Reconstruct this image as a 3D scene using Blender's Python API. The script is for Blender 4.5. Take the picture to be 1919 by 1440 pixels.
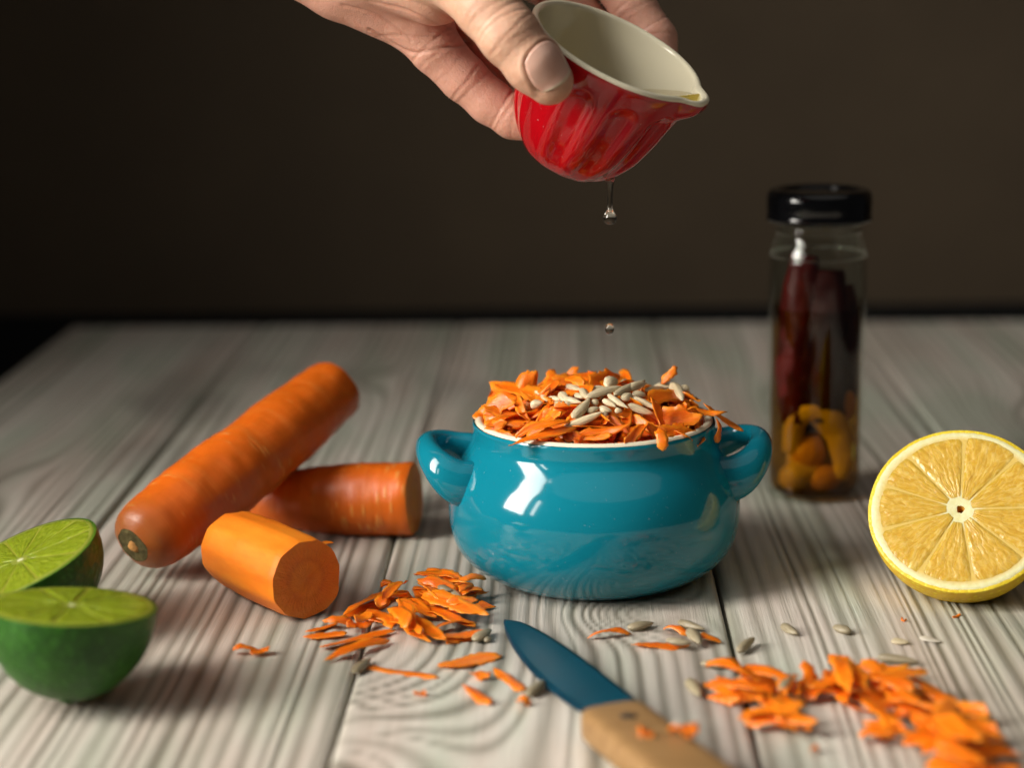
import bpy, bmesh, math, random
import numpy as np
from mathutils import Vector, Matrix, noise as mnoise

# ------------------------------------------------------------------ camera, world, lamps, exposure
scene = bpy.context.scene
for o in list(bpy.data.objects):
    bpy.data.objects.remove(o)
COL = scene.collection
CM = 0.01                                   # everything below is written in centimetres

def rad(a): return math.radians(a)

CAM_POS = Vector((0.0, -70.0, 22.0))
_th, _ro = rad(12.2), rad(0.7)
V_F = Vector((0, math.cos(_th), -math.sin(_th)))
_u0 = Vector((0, math.sin(_th), math.cos(_th))); _r0 = Vector((1, 0, 0))
V_R = _r0*math.cos(_ro) - _u0*math.sin(_ro)
V_U = _u0*math.cos(_ro) + _r0*math.sin(_ro)
cam = bpy.data.cameras.new('camera')
cam_o = bpy.data.objects.new('camera', cam)
COL.objects.link(cam_o)
m = Matrix((( V_R.x, V_U.x, -V_F.x), (V_R.y, V_U.y, -V_F.y), (V_R.z, V_U.z, -V_F.z))).to_4x4()
m.translation = CAM_POS*CM
cam_o.matrix_world = m
cam.sensor_width = 36.0
cam.lens = 36.0*3700/1919
cam.clip_start = 0.02; cam.clip_end = 50
cam.dof.use_dof = True
cam.dof.focus_distance = 0.685
cam.dof.aperture_fstop = 4.8
cam.dof.aperture_blades = 9
scene.camera = cam_o

world = bpy.data.worlds.new('World'); scene.world = world
world.use_nodes = True
world.node_tree.nodes['Background'].inputs['Color'].default_value = (0.92, 0.96, 1.0, 1)
world.node_tree.nodes['Background'].inputs['Strength'].default_value = 0.032

def area_lamp(name, loc, sx, sy, energy, normal, spread, color=(1, 0.945, 0.86)):
    l = bpy.data.lights.new(name, 'AREA'); l.shape = 'RECTANGLE'
    l.size = sx*CM; l.size_y = sy*CM; l.energy = energy; l.color = color; l.spread = rad(spread)
    if name == 'fill_light': l.shape = 'ELLIPSE'
    o = bpy.data.objects.new(name, l); COL.objects.link(o)
    o.location = Vector(loc)*CM
    n = Vector(normal).normalized()
    zx = -n; yx = (Vector((0, 0, 1)) - zx*zx.z).normalized(); xx = yx.cross(zx)
    mm = Matrix(((xx.x, yx.x, zx.x), (xx.y, yx.y, zx.y), (xx.z, yx.z, zx.z))).to_4x4()
    mm.translation = Vector(loc)*CM
    o.matrix_world = mm
    return o
# daylight through the panes of one window, left of the table and a little in front of it
WN = (1.0, -0.02, -0.22)
area_lamp('window_pane_light', (-78, -40, 66), 34, 92, 15.5, WN, 114)
area_lamp('window_pane_light', (-73, -66, 40), 7, 34, 0.9, WN, 118)
area_lamp('window_pane_light', (-76, -45, 118), 54, 8, 1.2, WN, 114)
# added dim fill lamp, standing in for bounce off the unseen ceiling
area_lamp('fill_light', (40, -120, 240), 420, 300, 10.0, (-0.1, 0.42, -1.0), 160, (1.0, 0.93, 0.84))

vs = scene.view_settings
vs.view_transform = 'Standard'; vs.look = 'None'; vs.exposure = -0.12; vs.gamma = 1.0
vs.use_curve_mapping = False
cy = scene.cycles
cy.use_denoising = True
cy.max_bounces = 12; cy.transmission_bounces = 10; cy.transparent_max_bounces = 24; cy.glossy_bounces = 5
cy.caustics_refractive = True; cy.caustics_reflective = False
cy.sample_clamp_indirect = 6.0
cy.blur_glossy = 0.3

# ------------------------------------------------------------------ helpers
def link(name, data, parent=None):
    o = bpy.data.objects.new(name, data)
    COL.objects.link(o)
    if parent: o.parent = parent
    return o

def mesh_data(name, V, Fc, mat=None, smooth=True, attrs=None):
    me = bpy.data.meshes.new(name)
    V = np.asarray(V, dtype=np.float64)*CM
    me.from_pydata(V.tolist() if len(V) < 20000 else [tuple(v) for v in V], [], [tuple(int(i) for i in q) for q in Fc])
    if mat: me.materials.append(mat)
    if smooth:
        me.polygons.foreach_set('use_smooth', [True]*len(me.polygons))
    if attrs:
        for k, a in attrs.items():
            at = me.attributes.new(k, 'FLOAT', 'POINT')
            at.data.foreach_set('value', np.asarray(a, dtype=np.float32))
    me.update()
    return me

def grid_mesh(name, V, nx, ny, mat, attrs=None):
    """big regular grid, verts ordered [j*nx+i]"""
    me = bpy.data.meshes.new(name)
    i, j = np.meshgrid(np.arange(nx-1), np.arange(ny-1))
    a = (j*nx+i).ravel()
    q = np.stack([a, a+1, a+1+nx, a+nx], 1).astype(np.int32)
    me.vertices.add(len(V)); me.vertices.foreach_set('co', (np.asarray(V)*CM).astype(np.float32).ravel())
    me.loops.add(q.size); me.loops.foreach_set('vertex_index', q.ravel())
    me.polygons.add(len(q)); me.polygons.foreach_set('loop_start', np.arange(0, q.size, 4, dtype=np.int32))
    me.polygons.foreach_set('use_smooth', np.ones(len(q), dtype=bool))
    me.materials.append(mat)
    for k, av in (attrs or {}).items():
        at = me.attributes.new(k, 'FLOAT', 'POINT'); at.data.foreach_set('value', np.asarray(av, dtype=np.float32).ravel())
    me.update(calc_edges=True); me.validate()
    return me

def obj(name, V, Fc, mat, parent=None, smooth=True, attrs=None):
    return link(name, mesh_data(name, V, Fc, mat, smooth, attrs), parent)

def tag(o, label=None, cat=None, group=None, kind=None):
    if label: o['label'] = label
    if cat: o['category'] = cat
    if group: o['group'] = group
    if kind: o['kind'] = kind
    return o

def empty(name, loc, label=None, cat=None, group=None):
    o = link(name, None); o.location = Vector(loc)*CM; o.empty_display_size = 0.01
    return tag(o, label, cat, group)

def frame(o, origin, zaxis, xhint=(1, 0, 0)):
    z = Vector(zaxis).normalized(); x = Vector(xhint); x = (x - z*x.dot(z)).normalized(); y = z.cross(x)
    mm = Matrix(((x.x, y.x, z.x), (x.y, y.y, z.y), (x.z, y.z, z.z))).to_4x4(); mm.translation = Vector(origin)*CM
    o.matrix_world = mm
    return o

def lathe(prof, n=64, rfun=None, close_top=False):
    """prof: list of (r,z). returns V,F"""
    V = []; Fc = []
    for k, (r, z) in enumerate(prof):
        for i in range(n):
            a = 2*math.pi*i/n
            rr = r if rfun is None else rfun(r, z, a)
            V.append((rr*math.cos(a), rr*math.sin(a), z))
    for k in range(len(prof)-1):
        for i in range(n):
            j = (i+1) % n
            Fc.append((k*n+i, k*n+j, (k+1)*n+j, (k+1)*n+i))
    return V, Fc

def catmull(pts, n):
    P_ = [Vector(p) for p in pts]; P_ = [P_[0]*2-P_[1]] + P_ + [P_[-1]*2-P_[-2]]
    out = []
    segs = len(P_)-3
    for k in range(n):
        t = k/(n-1)*segs; i = min(int(t), segs-1); t -= i
        a, b, c, d = P_[i:i+4]
        out.append(0.5*((2*b)+(c-a)*t+(2*a-5*b+4*c-d)*t*t+(3*b-a-3*c+d)*t**3))
    return out

def interp(xs, ys, x): return float(np.interp(x, xs, ys))

def sweep(path, rad_fn, n=16, caps=True, up=(0, 0, 1)):
    """tube along path; rad_fn(t,a)->(radius) ; returns V,F"""
    V = []; Fc = []; m_ = len(path)
    nrm = None
    for k, p in enumerate(path):
        tg = (path[min(k+1, m_-1)] - path[max(k-1, 0)]).normalized()
        if nrm is None:
            u_ = Vector(up)
            if abs(tg.dot(u_)) > 0.95: u_ = Vector((1, 0, 0))
            nrm = (u_ - tg*u_.dot(tg)).normalized()
        else:
            nrm = (nrm - tg*nrm.dot(tg)).normalized()
        bn = tg.cross(nrm)
        for i in range(n):
            a = 2*math.pi*i/n
            r = rad_fn(k/(m_-1), a)
            if isinstance(r, tuple): d = nrm*(r[0]*math.cos(a)) + bn*(r[1]*math.sin(a))
            else: d = (nrm*math.cos(a) + bn*math.sin(a))*r
            V.append(tuple(p+d))
    for k in range(m_-1):
        for i in range(n):
            j = (i+1) % n
            Fc.append((k*n+i, k*n+j, (k+1)*n+j, (k+1)*n+i))
    if caps:
        Fc.append(tuple(range(n-1, -1, -1))); Fc.append(tuple(range((m_-1)*n, m_*n)))
    return V, Fc

def nz(x, y=0., z=0.): return mnoise.noise(Vector((x, y, z)))

# ------------------------------------------------------------------ materials
class NT:
    def __init__(s, name):
        s.m = bpy.data.materials.new(name); s.m.use_nodes = True
        s.t = s.m.node_tree; s.p = s.t.nodes['Principled BSDF']; s.out = s.t.nodes['Material Output']
    def n(s, typ, **kw):
        nd = s.t.nodes.new(typ)
        for k, v in kw.items():
            if k in nd.inputs: nd.inputs[k].default_value = v
            else: setattr(nd, k, v)
        return nd
    def l(s, a, b): s.t.links.new(a, b)
    def coord(s, scale=(1, 1, 1), kind='Object', loc=(0, 0, 0)):
        tc = s.n('ShaderNodeTexCoord'); mp = s.n('ShaderNodeMapping')
        mp.inputs['Scale'].default_value = scale; mp.inputs['Location'].default_value = loc
        s.l(tc.outputs[kind], mp.inputs['Vector']); return mp.outputs['Vector']
    def noise(s, vec, scale, detail=4, rough=0.55, dist=0.0):
        nd = s.n('ShaderNodeTexNoise'); nd.inputs['Scale'].default_value = scale
        nd.inputs['Detail'].default_value = detail; nd.inputs['Roughness'].default_value = rough
        nd.inputs['Distortion'].default_value = dist
        s.l(vec, nd.inputs['Vector']); return nd.outputs['Fac']
    def voronoi(s, vec, scale, feature='F1', rnd=1.0):
        nd = s.n('ShaderNodeTexVoronoi'); nd.feature = feature; nd.inputs['Scale'].default_value = scale
        nd.inputs['Randomness'].default_value = rnd
        s.l(vec, nd.inputs['Vector']); return nd.outputs['Distance']
    def ramp(s, fac, stops, interp='LINEAR'):
        r = s.n('ShaderNodeValToRGB'); r.color_ramp.interpolation = interp; e = r.color_ramp.elements
        while len(e) < len(stops): e.new(0.5)
        for el, (p, c) in zip(e, stops):
            el.position = p; el.color = c if len(c) == 4 else (*c, 1)
        s.l(fac, r.inputs['Fac']); return r.outputs['Color']
    def mix(s, fac, a, b, mode='MIX'):
        nd = s.n('ShaderNodeMix', data_type='RGBA', blend_type=mode)
        for sock, v in ((nd.inputs[0], fac), (nd.inputs[6], a), (nd.inputs[7], b)):
            if hasattr(v, 'links'): s.l(v, sock)
            elif isinstance(v, (int, float)): sock.default_value = v
            else: sock.default_value = (*v, 1) if len(v) == 3 else v
        return nd.outputs[2]
    def math(s, op, a, b=0.0, c=0.0):
        nd = s.n('ShaderNodeMath', operation=op)
        for k, v in enumerate((a, b, c)):
            if hasattr(v, 'links'): s.l(v, nd.inputs[k])
            else: nd.inputs[k].default_value = v
        return nd.outputs[0]
    def bump(s, h, strength=0.3, dist=0.0005, prev=None):
        nd = s.n('ShaderNodeBump'); nd.inputs['Strength'].default_value = strength; nd.inputs['Distance'].default_value = dist
        s.l(h, nd.inputs['Height'])
        if prev is not None: s.l(prev, nd.inputs['Normal'])
        return nd.outputs['Normal']
    def set(s, **kw):
        for k, v in kw.items():
            k = k.replace('_', ' ')
            sk = s.p.inputs[k]
            if hasattr(v, 'links'): s.l(v, sk)
            else: sk.default_value = (*v, 1) if isinstance(v, tuple) and len(v) == 3 and sk.type == 'RGBA' else v
        return s

def sss(M, w, radius=(1, 0.35, 0.15), scale=0.003):
    M.set(Subsurface_Weight=w, Subsurface_Radius=radius, Subsurface_Scale=scale)

def mat_wood_table():
    M = NT('limed_wood')
    at = M.n('ShaderNodeAttribute'); at.attribute_name = 'ring'
    pl = M.n('ShaderNodeAttribute'); pl.attribute_name = 'tone'
    v = M.coord((1, 1, 1))
    vf = M.coord((900, 22, 200))
    fine = M.noise(vf, 1.0, 5, 0.65)
    big = M.noise(M.coord((14, 3.5, 10)), 1.0, 3, 0.5)
    big2 = M.noise(M.coord((40, 6, 10), loc=(3, 1, 0)), 1.0, 3, 0.5)
    ring = at.outputs['Fac']
    ring2 = M.math('ADD', ring, M.math('MULTIPLY', M.math('SUBTRACT', fine, 0.5), 0.55))
    col = M.ramp(ring2, [(0.0, (0.235, 0.22, 0.185)), (0.3, (0.36, 0.34, 0.295)), (0.7, (0.53, 0.505, 0.455)), (1.0, (0.68, 0.65, 0.60))])
    tint = M.ramp(big2, [(0.36, (0.80, 0.92, 0.86)), (0.5, (1, 1, 1)), (0.66, (1.0, 0.91, 0.91))])
    col = M.mix(0.8, col, tint, 'MULTIPLY')
    t2 = M.ramp(big, [(0.3, (0.70, 0.67, 0.63)), (0.62, (1, 1, 1))])
    col = M.mix(0.75, col, t2, 'MULTIPLY')
    # scattered grey stains
    st = M.noise(M.coord((9, 5, 9), loc=(7, 2, 0)), 1.0, 2, 0.5)
    stc = M.ramp(st, [(0.30, (0.55, 0.55, 0.56)), (0.42, (1, 1, 1))])
    col = M.mix(0.7, col, stc, 'MULTIPLY')
    col = M.mix(1.0, col, M.ramp(pl.outputs['Fac'], [(0, (0.77, 0.75, 0.72)), (1, (1.02, 1.0, 0.965))]), 'MULTIPLY')
    b = M.bump(fine, 0.55, 0.0006)
    M.set(Base_Color=col, Roughness=M.math('MULTIPLY_ADD', fine, 0.25, 0.36), Normal=b, Specular_IOR_Level=0.4)
    return M.m

def mat_wall():
    M = NT('brown_painted_wall')
    f_ = M.noise(M.coord(kind='Object'), 9, 4, 0.6)
    g_ = M.noise(M.coord(kind='Object'), 260, 2, 0.6)
    col = M.ramp(f_, [(0.3, (0.056, 0.040, 0.0245)), (0.7, (0.068, 0.049, 0.030))])
    M.set(Base_Color=col, Roughness=0.75, Normal=M.bump(g_, 0.12, 0.001), Specular_IOR_Level=0.25)
    return M.m

def mat_glaze(name, c, c2, rough=0.07):
    M = NT(name)
    f_ = M.noise(M.coord(), 30, 3, 0.6)
    spec = M.noise(M.coord(), 900, 2, 0.5)
    col = M.mix(M.math('MULTIPLY', f_, 0.8), c, c2)
    sp = M.ramp(spec, [(0.70, (0, 0, 0)), (0.78, (1, 1, 1))])
    col = M.mix(M.math('MULTIPLY', sp, 0.12), col, (0.9, 0.9, 0.88))
    wob = M.noise(M.coord(), 45, 2, 0.5)
    M.set(Base_Color=col, Roughness=M.math('MULTIPLY_ADD', f_, 0.05, rough), Specular_IOR_Level=0.45,
          Normal=M.bump(wob, 0.06, 0.002), Coat_Weight=0.12, Coat_Roughness=0.03)
    return M.m

def mat_plain(name, c, rough=0.5, spec=0.5, nscale=60, namp=0.25, bump=0.1, bscale=300, bd=0.0004, sw=0.0, metallic=0.0, kind='Object'):
    M = NT(name)
    f_ = M.noise(M.coord(kind=kind), nscale, 4, 0.6)
    dark = tuple(x*(1-namp) for x in c); lite = tuple(min(1, x*(1+namp)) for x in c)
    col = M.ramp(f_, [(0.25, dark), (0.75, lite)])
    M.set(Base_Color=col, Roughness=rough, Specular_IOR_Level=spec, Metallic=metallic)
    if bump: M.set(Normal=M.bump(M.noise(M.coord(kind=kind), bscale, 3, 0.6), bump, bd))
    if sw: sss(M, sw, (1, 0.5, 0.3), 0.002)
    return M.m

def mat_carrot_skin(name='carrot_skin', c=(0.72, 0.135, 0.006), pale=(0.76, 0.29, 0.06)):
    """object coords: carrot axis along local Z, metres"""
    M = NT(name)
    big = M.noise(M.coord(), 45, 4, 0.6)
    col = M.ramp(big, [(0.25, tuple(x*0.78 for x in c)), (0.6, c), (0.8, tuple(min(1, x*1.15) for x in c))])
    # short transverse scars: cells squeezed along the axis
    vec = M.coord((105, 105, 480))
    d = M.voronoi(vec, 1.0)
    gate = M.noise(M.coord(loc=(5, 3, 1)), 55, 2, 0.5)
    scar = M.math('MULTIPLY', M.ramp(d, [(0.2, (1, 1, 1)), (0.36, (0, 0, 0))]), M.ramp(gate, [(0.5, (0, 0, 0)), (0.6, (1, 1, 1))]))
    col = M.mix(M.math('MULTIPLY', scar, 0.75), col, pale)
    # faint rings round the root
    rings = M.noise(M.coord((30, 30, 330)), 1.0, 3, 0.6)
    col = M.mix(M.math('MULTIPLY', M.ramp(rings, [(0.5, (0, 0, 0)), (0.7, (1, 1, 1))]), 0.16), col, pale)
    # browned, earthy crown
    cr = M.n('ShaderNodeAttribute'); cr.attribute_name = 'crown'
    cf = M.math('MULTIPLY', cr.outputs['Fac'], M.math('MULTIPLY_ADD', big, 1.0, 0.3))
    col = M.mix(cf, col, (0.22, 0.075, 0.018))
    b = M.bump(scar, 0.25, 0.0006, M.bump(rings, 0.25, 0.0006))
    M.set(Base_Color=col, Roughness=M.math('MULTIPLY_ADD', big, 0.2, 0.3), Normal=b, Specular_IOR_Level=0.45)
    sss(M, 0.12, (1, 0.3, 0.05), 0.002)
    return M.m

def mat_carrot_peeled():
    M = NT('peeled_carrot')
    a_ = M.noise(M.coord((90, 90, 25)), 1.0, 4, 0.6)
    b_ = M.noise(M.coord((260, 260, 60)), 1.0, 3, 0.6)
    col = M.ramp(a_, [(0.25, (0.68, 0.135, 0.005)), (0.5, (0.79, 0.205, 0.009)), (0.75, (0.84, 0.275, 0.018))])
    col = M.mix(M.math('MULTIPLY', M.ramp(b_, [(0.55, (0, 0, 0)), (0.75, (1, 1, 1))]), 0.4), col, (0.62, 0.15, 0.01))
    M.set(Base_Color=col, Roughness=0.48, Normal=M.bump(b_, 0.25, 0.0007), Specular_IOR_Level=0.4)
    sss(M, 0.15, (1, 0.35, 0.06), 0.003)
    return M.m

def mat_carrot_cut():
    """cut disc, local XY plane, radius about 1.4 cm"""
    M = NT('carrot_cut_face')
    tc = M.n('ShaderNodeTexCoord'); sp = M.n('ShaderNodeSeparateXYZ'); M.l(tc.outputs['Object'], sp.inputs[0])
    x, y = sp.outputs[0], sp.outputs[1]
    r = M.math('SQRT', M.math('ADD', M.math('MULTIPLY', x, x), M.math('MULTIPLY', y, y)))
    ang = M.math('ARCTAN2', y, x)
    cb = M.n('ShaderNodeCombineXYZ'); M.l(M.math('MULTIPLY', ang, 9.0), cb.inputs[0]); M.l(M.math('MULTIPLY', r, 220.0), cb.inputs[1])
    ray = M.noise(cb.outputs[0], 1.6, 3, 0.6)
    wob = M.math('MULTIPLY_ADD', M.math('SUBTRACT', ray, 0.5), 0.003, r)
    col = M.ramp(M.math('MULTIPLY', wob, 70.0), [(0.0, (0.70, 0.16, 0.006)), (0.36, (0.78, 0.21, 0.010)), (0.48, (0.64, 0.125, 0.005)), (0.6, (0.74, 0.155, 0.006)), (0.95, (0.82, 0.20, 0.009))])
    col = M.mix(M.math('MULTIPLY', ray, 0.35), col, (0.78, 0.3, 0.03))
    g_ = M.noise(M.coord(), 420, 5, 0.7)
    blot = M.noise(M.coord(), 160, 3, 0.6)
    col = M.mix(M.math('MULTIPLY', M.ramp(blot, [(0.4, (0, 0, 0)), (0.65, (1, 1, 1))]), 0.35), col, (0.80, 0.27, 0.02))
    M.set(Base_Color=col, Roughness=0.42, Normal=M.bump(M.math('ADD', g_, ray), 0.6, 0.0009))
    sss(M, 0.15, (1, 0.3, 0.05), 0.003)
    return M.m

def mat_shred():
    M = NT('grated_carrot')
    info = M.n('ShaderNodeObjectInfo')
    a_ = M.noise(M.coord((160, 500, 400)), 1.0, 4, 0.6)
    col = M.ramp(a_, [(0.22, (0.72, 0.10, 0.003)), (0.5, (0.86, 0.165, 0.004)), (0.78, (0.92, 0.255, 0.010))])
    rc = M.ramp(info.outputs['Random'], [(0.0, (0.84, 0.74, 0.7)), (0.5, (1, 1, 1)), (1.0, (1.05, 1.2, 1.4))])
    col = M.mix(1.0, col, rc, 'MULTIPLY')
    f_ = M.noise(M.coord((220, 900, 900)), 1.0, 4, 0.65)
    rim = M.n('ShaderNodeAttribute'); rim.attribute_name = 'rim'
    col = M.mix(M.math('MULTIPLY', rim.outputs['Fac'], M.math('MULTIPLY_ADD', a_, 0.9, 0.05)), col, (0.94, 0.31, 0.018))
    M.set(Base_Color=col, Roughness=0.32, Normal=M.bump(f_, 0.5, 0.0007), Specular_IOR_Level=0.5)
    sss(M, 0.2, (1, 0.35, 0.06), 0.002)
    return M.m

def mat_seed(name='sunflower_seed', tone=1.0):
    """local Z along the seed's length, metres"""
    M = NT(name)
    info = M.n('ShaderNodeObjectInfo')
    s1 = M.noise(M.coord((1500, 1500, 120)), 1.0, 4, 0.65)
    s2 = M.noise(M.coord((420, 420, 160)), 1.0, 2, 0.5)
    col = M.ramp(s1, [(0.3, (0.25*tone, 0.19*tone, 0.105*tone)), (0.5, (0.50*tone, 0.42*tone, 0.265*tone)), (0.72, (0.68*tone, 0.60*tone, 0.42*tone))])
    col = M.mix(M.math('MULTIPLY', s2, 0.5), col, (0.60*tone, 0.52*tone, 0.37*tone))
    rc = M.ramp(info.outputs['Random'], [(0.0, (0.84, 0.82, 0.78)), (0.4, (1, 1, 1)), (1.0, (1.12, 1.1, 1.05))])
    col = M.mix(1.0, col, rc, 'MULTIPLY')
    M.set(Base_Color=col, Roughness=0.42, Normal=M.bump(s1, 0.35, 0.0004), Specular_IOR_Level=0.45)
    return M.m

def mat_citrus_flesh(name, c_dark, c_mid, c_lite, glow):
    """cut face in the local XY plane, juice sacs radiate from the origin"""
    M = NT(name)
    tc = M.n('ShaderNodeTexCoord'); sp = M.n('ShaderNodeSeparateXYZ'); M.l(tc.outputs['Object'], sp.inputs[0])
    x, y = sp.outputs[0], sp.outputs[1]
    r = M.math('SQRT', M.math('ADD', M.math('MULTIPLY', x, x), M.math('MULTIPLY', y, y)))
    ang = M.math('ARCTAN2', y, x)
    wobn = M.noise(M.coord(), 180, 2, 0.5)
    cb = M.n('ShaderNodeCombineXYZ')
    M.l(M.math('MULTIPLY_ADD', wobn, 2.0, M.math('MULTIPLY', ang, 11.0)), cb.inputs[0]); M.l(M.math('MULTIPLY_ADD', wobn, 1.5, M.math('MULTIPLY', r, 170.0)), cb.inputs[1])
    d = M.voronoi(cb.outputs[0], 1.0)
    e = M.voronoi(cb.outputs[0], 1.0, 'DISTANCE_TO_EDGE')
    n2 = M.noise(cb.outputs[0], 1.3, 4, 0.65)
    n3 = M.noise(M.coord(), 95, 3, 0.5)
    col = M.ramp(n2, [(0.25, c_dark), (0.5, c_mid), (0.72, c_lite)])
    col = M.mix(M.math('MULTIPLY', M.ramp(e, [(0.0, (1, 1, 1)), (0.06, (0, 0, 0))]), 0.35), col, c_lite)
    col = M.mix(M.math('MULTIPLY', n3, 0.4), col, c_dark)
    tipv = M.voronoi(M.coord((1, 1, 0.3)), 520)
    h = M.math('SUBTRACT', M.math('SUBTRACT', M.math('MULTIPLY', n2, 0.8), M.math('MULTIPLY', d, 0.9)), M.math('MULTIPLY', tipv, 0.5))
    M.set(Base_Color=col, Roughness=0.2, Specular_IOR_Level=0.55, Normal=M.bump(h, 0.4, 0.0008))
    sss(M, glow, (1, 0.7, 0.15), 0.004)
    return M.m

def mat_citrus_peel(name, c, c2, pit=420, depth=0.5):
    M = NT(name)
    d = M.voronoi(M.coord(), pit)
    n_ = M.noise(M.coord(), 60, 3, 0.5)
    col = M.mix(M.ramp(n_, [(0.3, (0, 0, 0)), (0.7, (1, 1, 1))]), c, c2)
    col = M.mix(M.math('MULTIPLY', M.ramp(d, [(0.0, (1, 1, 1)), (0.4, (0, 0, 0))]), 0.6), col, tuple(min(1, x*1.9+0.01) for x in c2))
    M.set(Base_Color=col, Roughness=0.4, Normal=M.bump(d, depth, 0.0005), Specular_IOR_Level=0.35)
    return M.m

def mat_pith(name, c, c2, inner, r0):
    """white ring outside radius r0 (metres), thin coloured membranes inside"""
    M = NT(name)
    n_ = M.noise(M.coord(), 500, 4, 0.7)
    tc = M.n('ShaderNodeTexCoord'); sp = M.n('ShaderNodeSeparateXYZ'); M.l(tc.outputs['Object'], sp.inputs[0])
    x, y = sp.outputs[0], sp.outputs[1]
    r = M.math('SQRT', M.math('ADD', M.math('MULTIPLY', x, x), M.math('MULTIPLY', y, y)))
    f_ = M.math('MULTIPLY', M.ramp(M.math('DIVIDE', r, r0), [(0.18, (0, 0, 0)), (0.30, (1, 1, 1)), (0.93, (1, 1, 1)), (1.0, (0, 0, 0))]), 0.92)
    col = M.mix(f_, M.ramp(n_, [(0.3, c2), (0.6, c)]), inner)
    M.set(Base_Color=col, Roughness=0.5, Normal=M.bump(n_, 0.35, 0.0006))
    sss(M, 0.25, (1, 0.9, 0.5), 0.003)
    return M.m

def mat_skin():
    M = NT('skin')
    bl = M.n('ShaderNodeAttribute'); bl.attribute_name = 'blush'
    cr = M.n('ShaderNodeAttribute'); cr.attribute_name = 'crease'
    big = M.noise(M.coord(kind='Object'), 110, 4, 0.6)
    mot = M.noise(M.coord(kind='Object'), 420, 3, 0.6)
    col = M.ramp(big, [(0.25, (0.51, 0.28, 0.18)), (0.55, (0.61, 0.365, 0.245)), (0.8, (0.67, 0.425, 0.295))])
    col = M.mix(M.math('MULTIPLY', bl.outputs['Fac'], M.math('MULTIPLY_ADD', big, 0.7, 0.3)), col, (0.64, 0.30, 0.235))
    col = M.mix(M.math('MULTIPLY', M.ramp(mot, [(0.5, (0, 0, 0)), (0.75, (1, 1, 1))]), 0.25), col, (0.48, 0.2, 0.13))
    col = M.mix(M.math('MULTIPLY', cr.outputs['Fac'], 0.4), col, (0.36, 0.15, 0.10))
    lines = M.noise(M.coord((1, 1, 1), kind='Object'), 700, 4, 0.7, 0.6)
    vor = M.voronoi(M.coord(kind='Object'), 1100, 'DISTANCE_TO_EDGE')
    cross = M.noise(M.coord((500, 260, 500), kind='Object'), 1.0, 4, 0.65, 0.8)
    b = M.bump(M.ramp(vor, [(0.0, (0, 0, 0)), (0.12, (1, 1, 1))]), 0.2, 0.0004, M.bump(cross, 0.32, 0.0008, M.bump(lines, 0.3, 0.0005)))
    M.set(Base_Color=col, Roughness=M.math('MULTIPLY_ADD', mot, 0.2, 0.36), Normal=b, Specular_IOR_Level=0.45)
    sss(M, 0.2, (1, 0.35, 0.2), 0.004)
    return M.m

def mat_clear(name, tint, rough=0.02, ior=1.5, refl=1.0):
    """clear wall seen through without bending: fresnel reflection over a tinted see-through"""
    M = NT(name)
    tr = M.n('ShaderNodeBsdfTransparent'); tr.inputs['Color'].default_value = (*tint, 1)
    gl = M.n('ShaderNodeBsdfGlossy'); gl.inputs['Roughness'].default_value = rough; gl.inputs['Color'].default_value = (refl, refl, refl, 1)
    lw = M.n('ShaderNodeLayerWeight'); lw.inputs['Blend'].default_value = 0.5
    f0 = ((ior-1)/(ior+1))**2
    fr = M.math('MULTIPLY_ADD', M.math('POWER', lw.outputs['Facing'], 5.0), 0.9-f0, f0)
    smear = M.noise(M.coord(), 40, 3, 0.6)
    M.l(M.bump(smear, 0.1, 0.001), gl.inputs['Normal'])
    mx = M.n('ShaderNodeMixShader'); M.l(fr, mx.inputs[0]); M.l(tr.outputs[0], mx.inputs[1]); M.l(gl.outputs[0], mx.inputs[2])
    M.l(mx.outputs[0], M.out.inputs['Surface'])
    return M.m

def mat_drop(name, tint):
    M = NT(name)
    M.set(Base_Color=tint, Roughness=0.0, IOR=1.45, Transmission_Weight=1.0)
    return M.m

def mat_handle_wood():
    M = NT('knife_handle_wood')
    g_ = M.noise(M.coord((30, 500, 200)), 1.0, 4, 0.6, 0.4)
    b_ = M.noise(M.coord(), 70, 3, 0.5)
    col = M.ramp(g_, [(0.25, (0.13, 0.066, 0.022)), (0.45, (0.27, 0.15, 0.055)), (0.75, (0.37, 0.22, 0.09))])
    col = M.mix(M.math('MULTIPLY', b_, 0.3), col, (0.28, 0.15, 0.06))
    M.set(Base_Color=col, Roughness=0.5, Normal=M.bump(g_, 0.15, 0.0004))
    return M.m

W_TABLE = mat_wood_table(); W_WALL = mat_wall()
TEAL = mat_glaze('turquoise_glaze', (0.004, 0.175, 0.25), (0.006, 0.22, 0.30))
CREAM = mat_glaze('cream_glaze', (0.82, 0.76, 0.56), (0.86, 0.80, 0.62), 0.1)
RED = mat_glaze('red_glaze', (0.30, 0.002, 0.005), (0.37, 0.003, 0.007), 0.08)
CLAY = mat_plain('unglazed_clay', (0.5, 0.42, 0.33), 0.8, 0.2)
SKIN_C = mat_carrot_skin(); PEELED = mat_carrot_peeled(); CUT = mat_carrot_cut()
SHRED = mat_shred(); SEED = mat_seed('sunflower_seed', 1.2); HUSK = mat_seed('seed_husk', 1.1); SEED_DARK = mat_seed('grey_sunflower_seed', 0.6)

# ------------------------------------------------------------------ the table and the wall
YAW = -math.atan(0.03)
table = empty('table', (0, 0, 0), 'limed grey wooden table of wide brushed planks under everything', 'table')
table.rotation_euler.z = YAW
rng = np.random.default_rng(4)
EDGES = [-28.7, -16.7, -4.75, 7.35, 19.3, 31.3, 43.3]
V0, V1 = -42.0, 49.6

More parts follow.
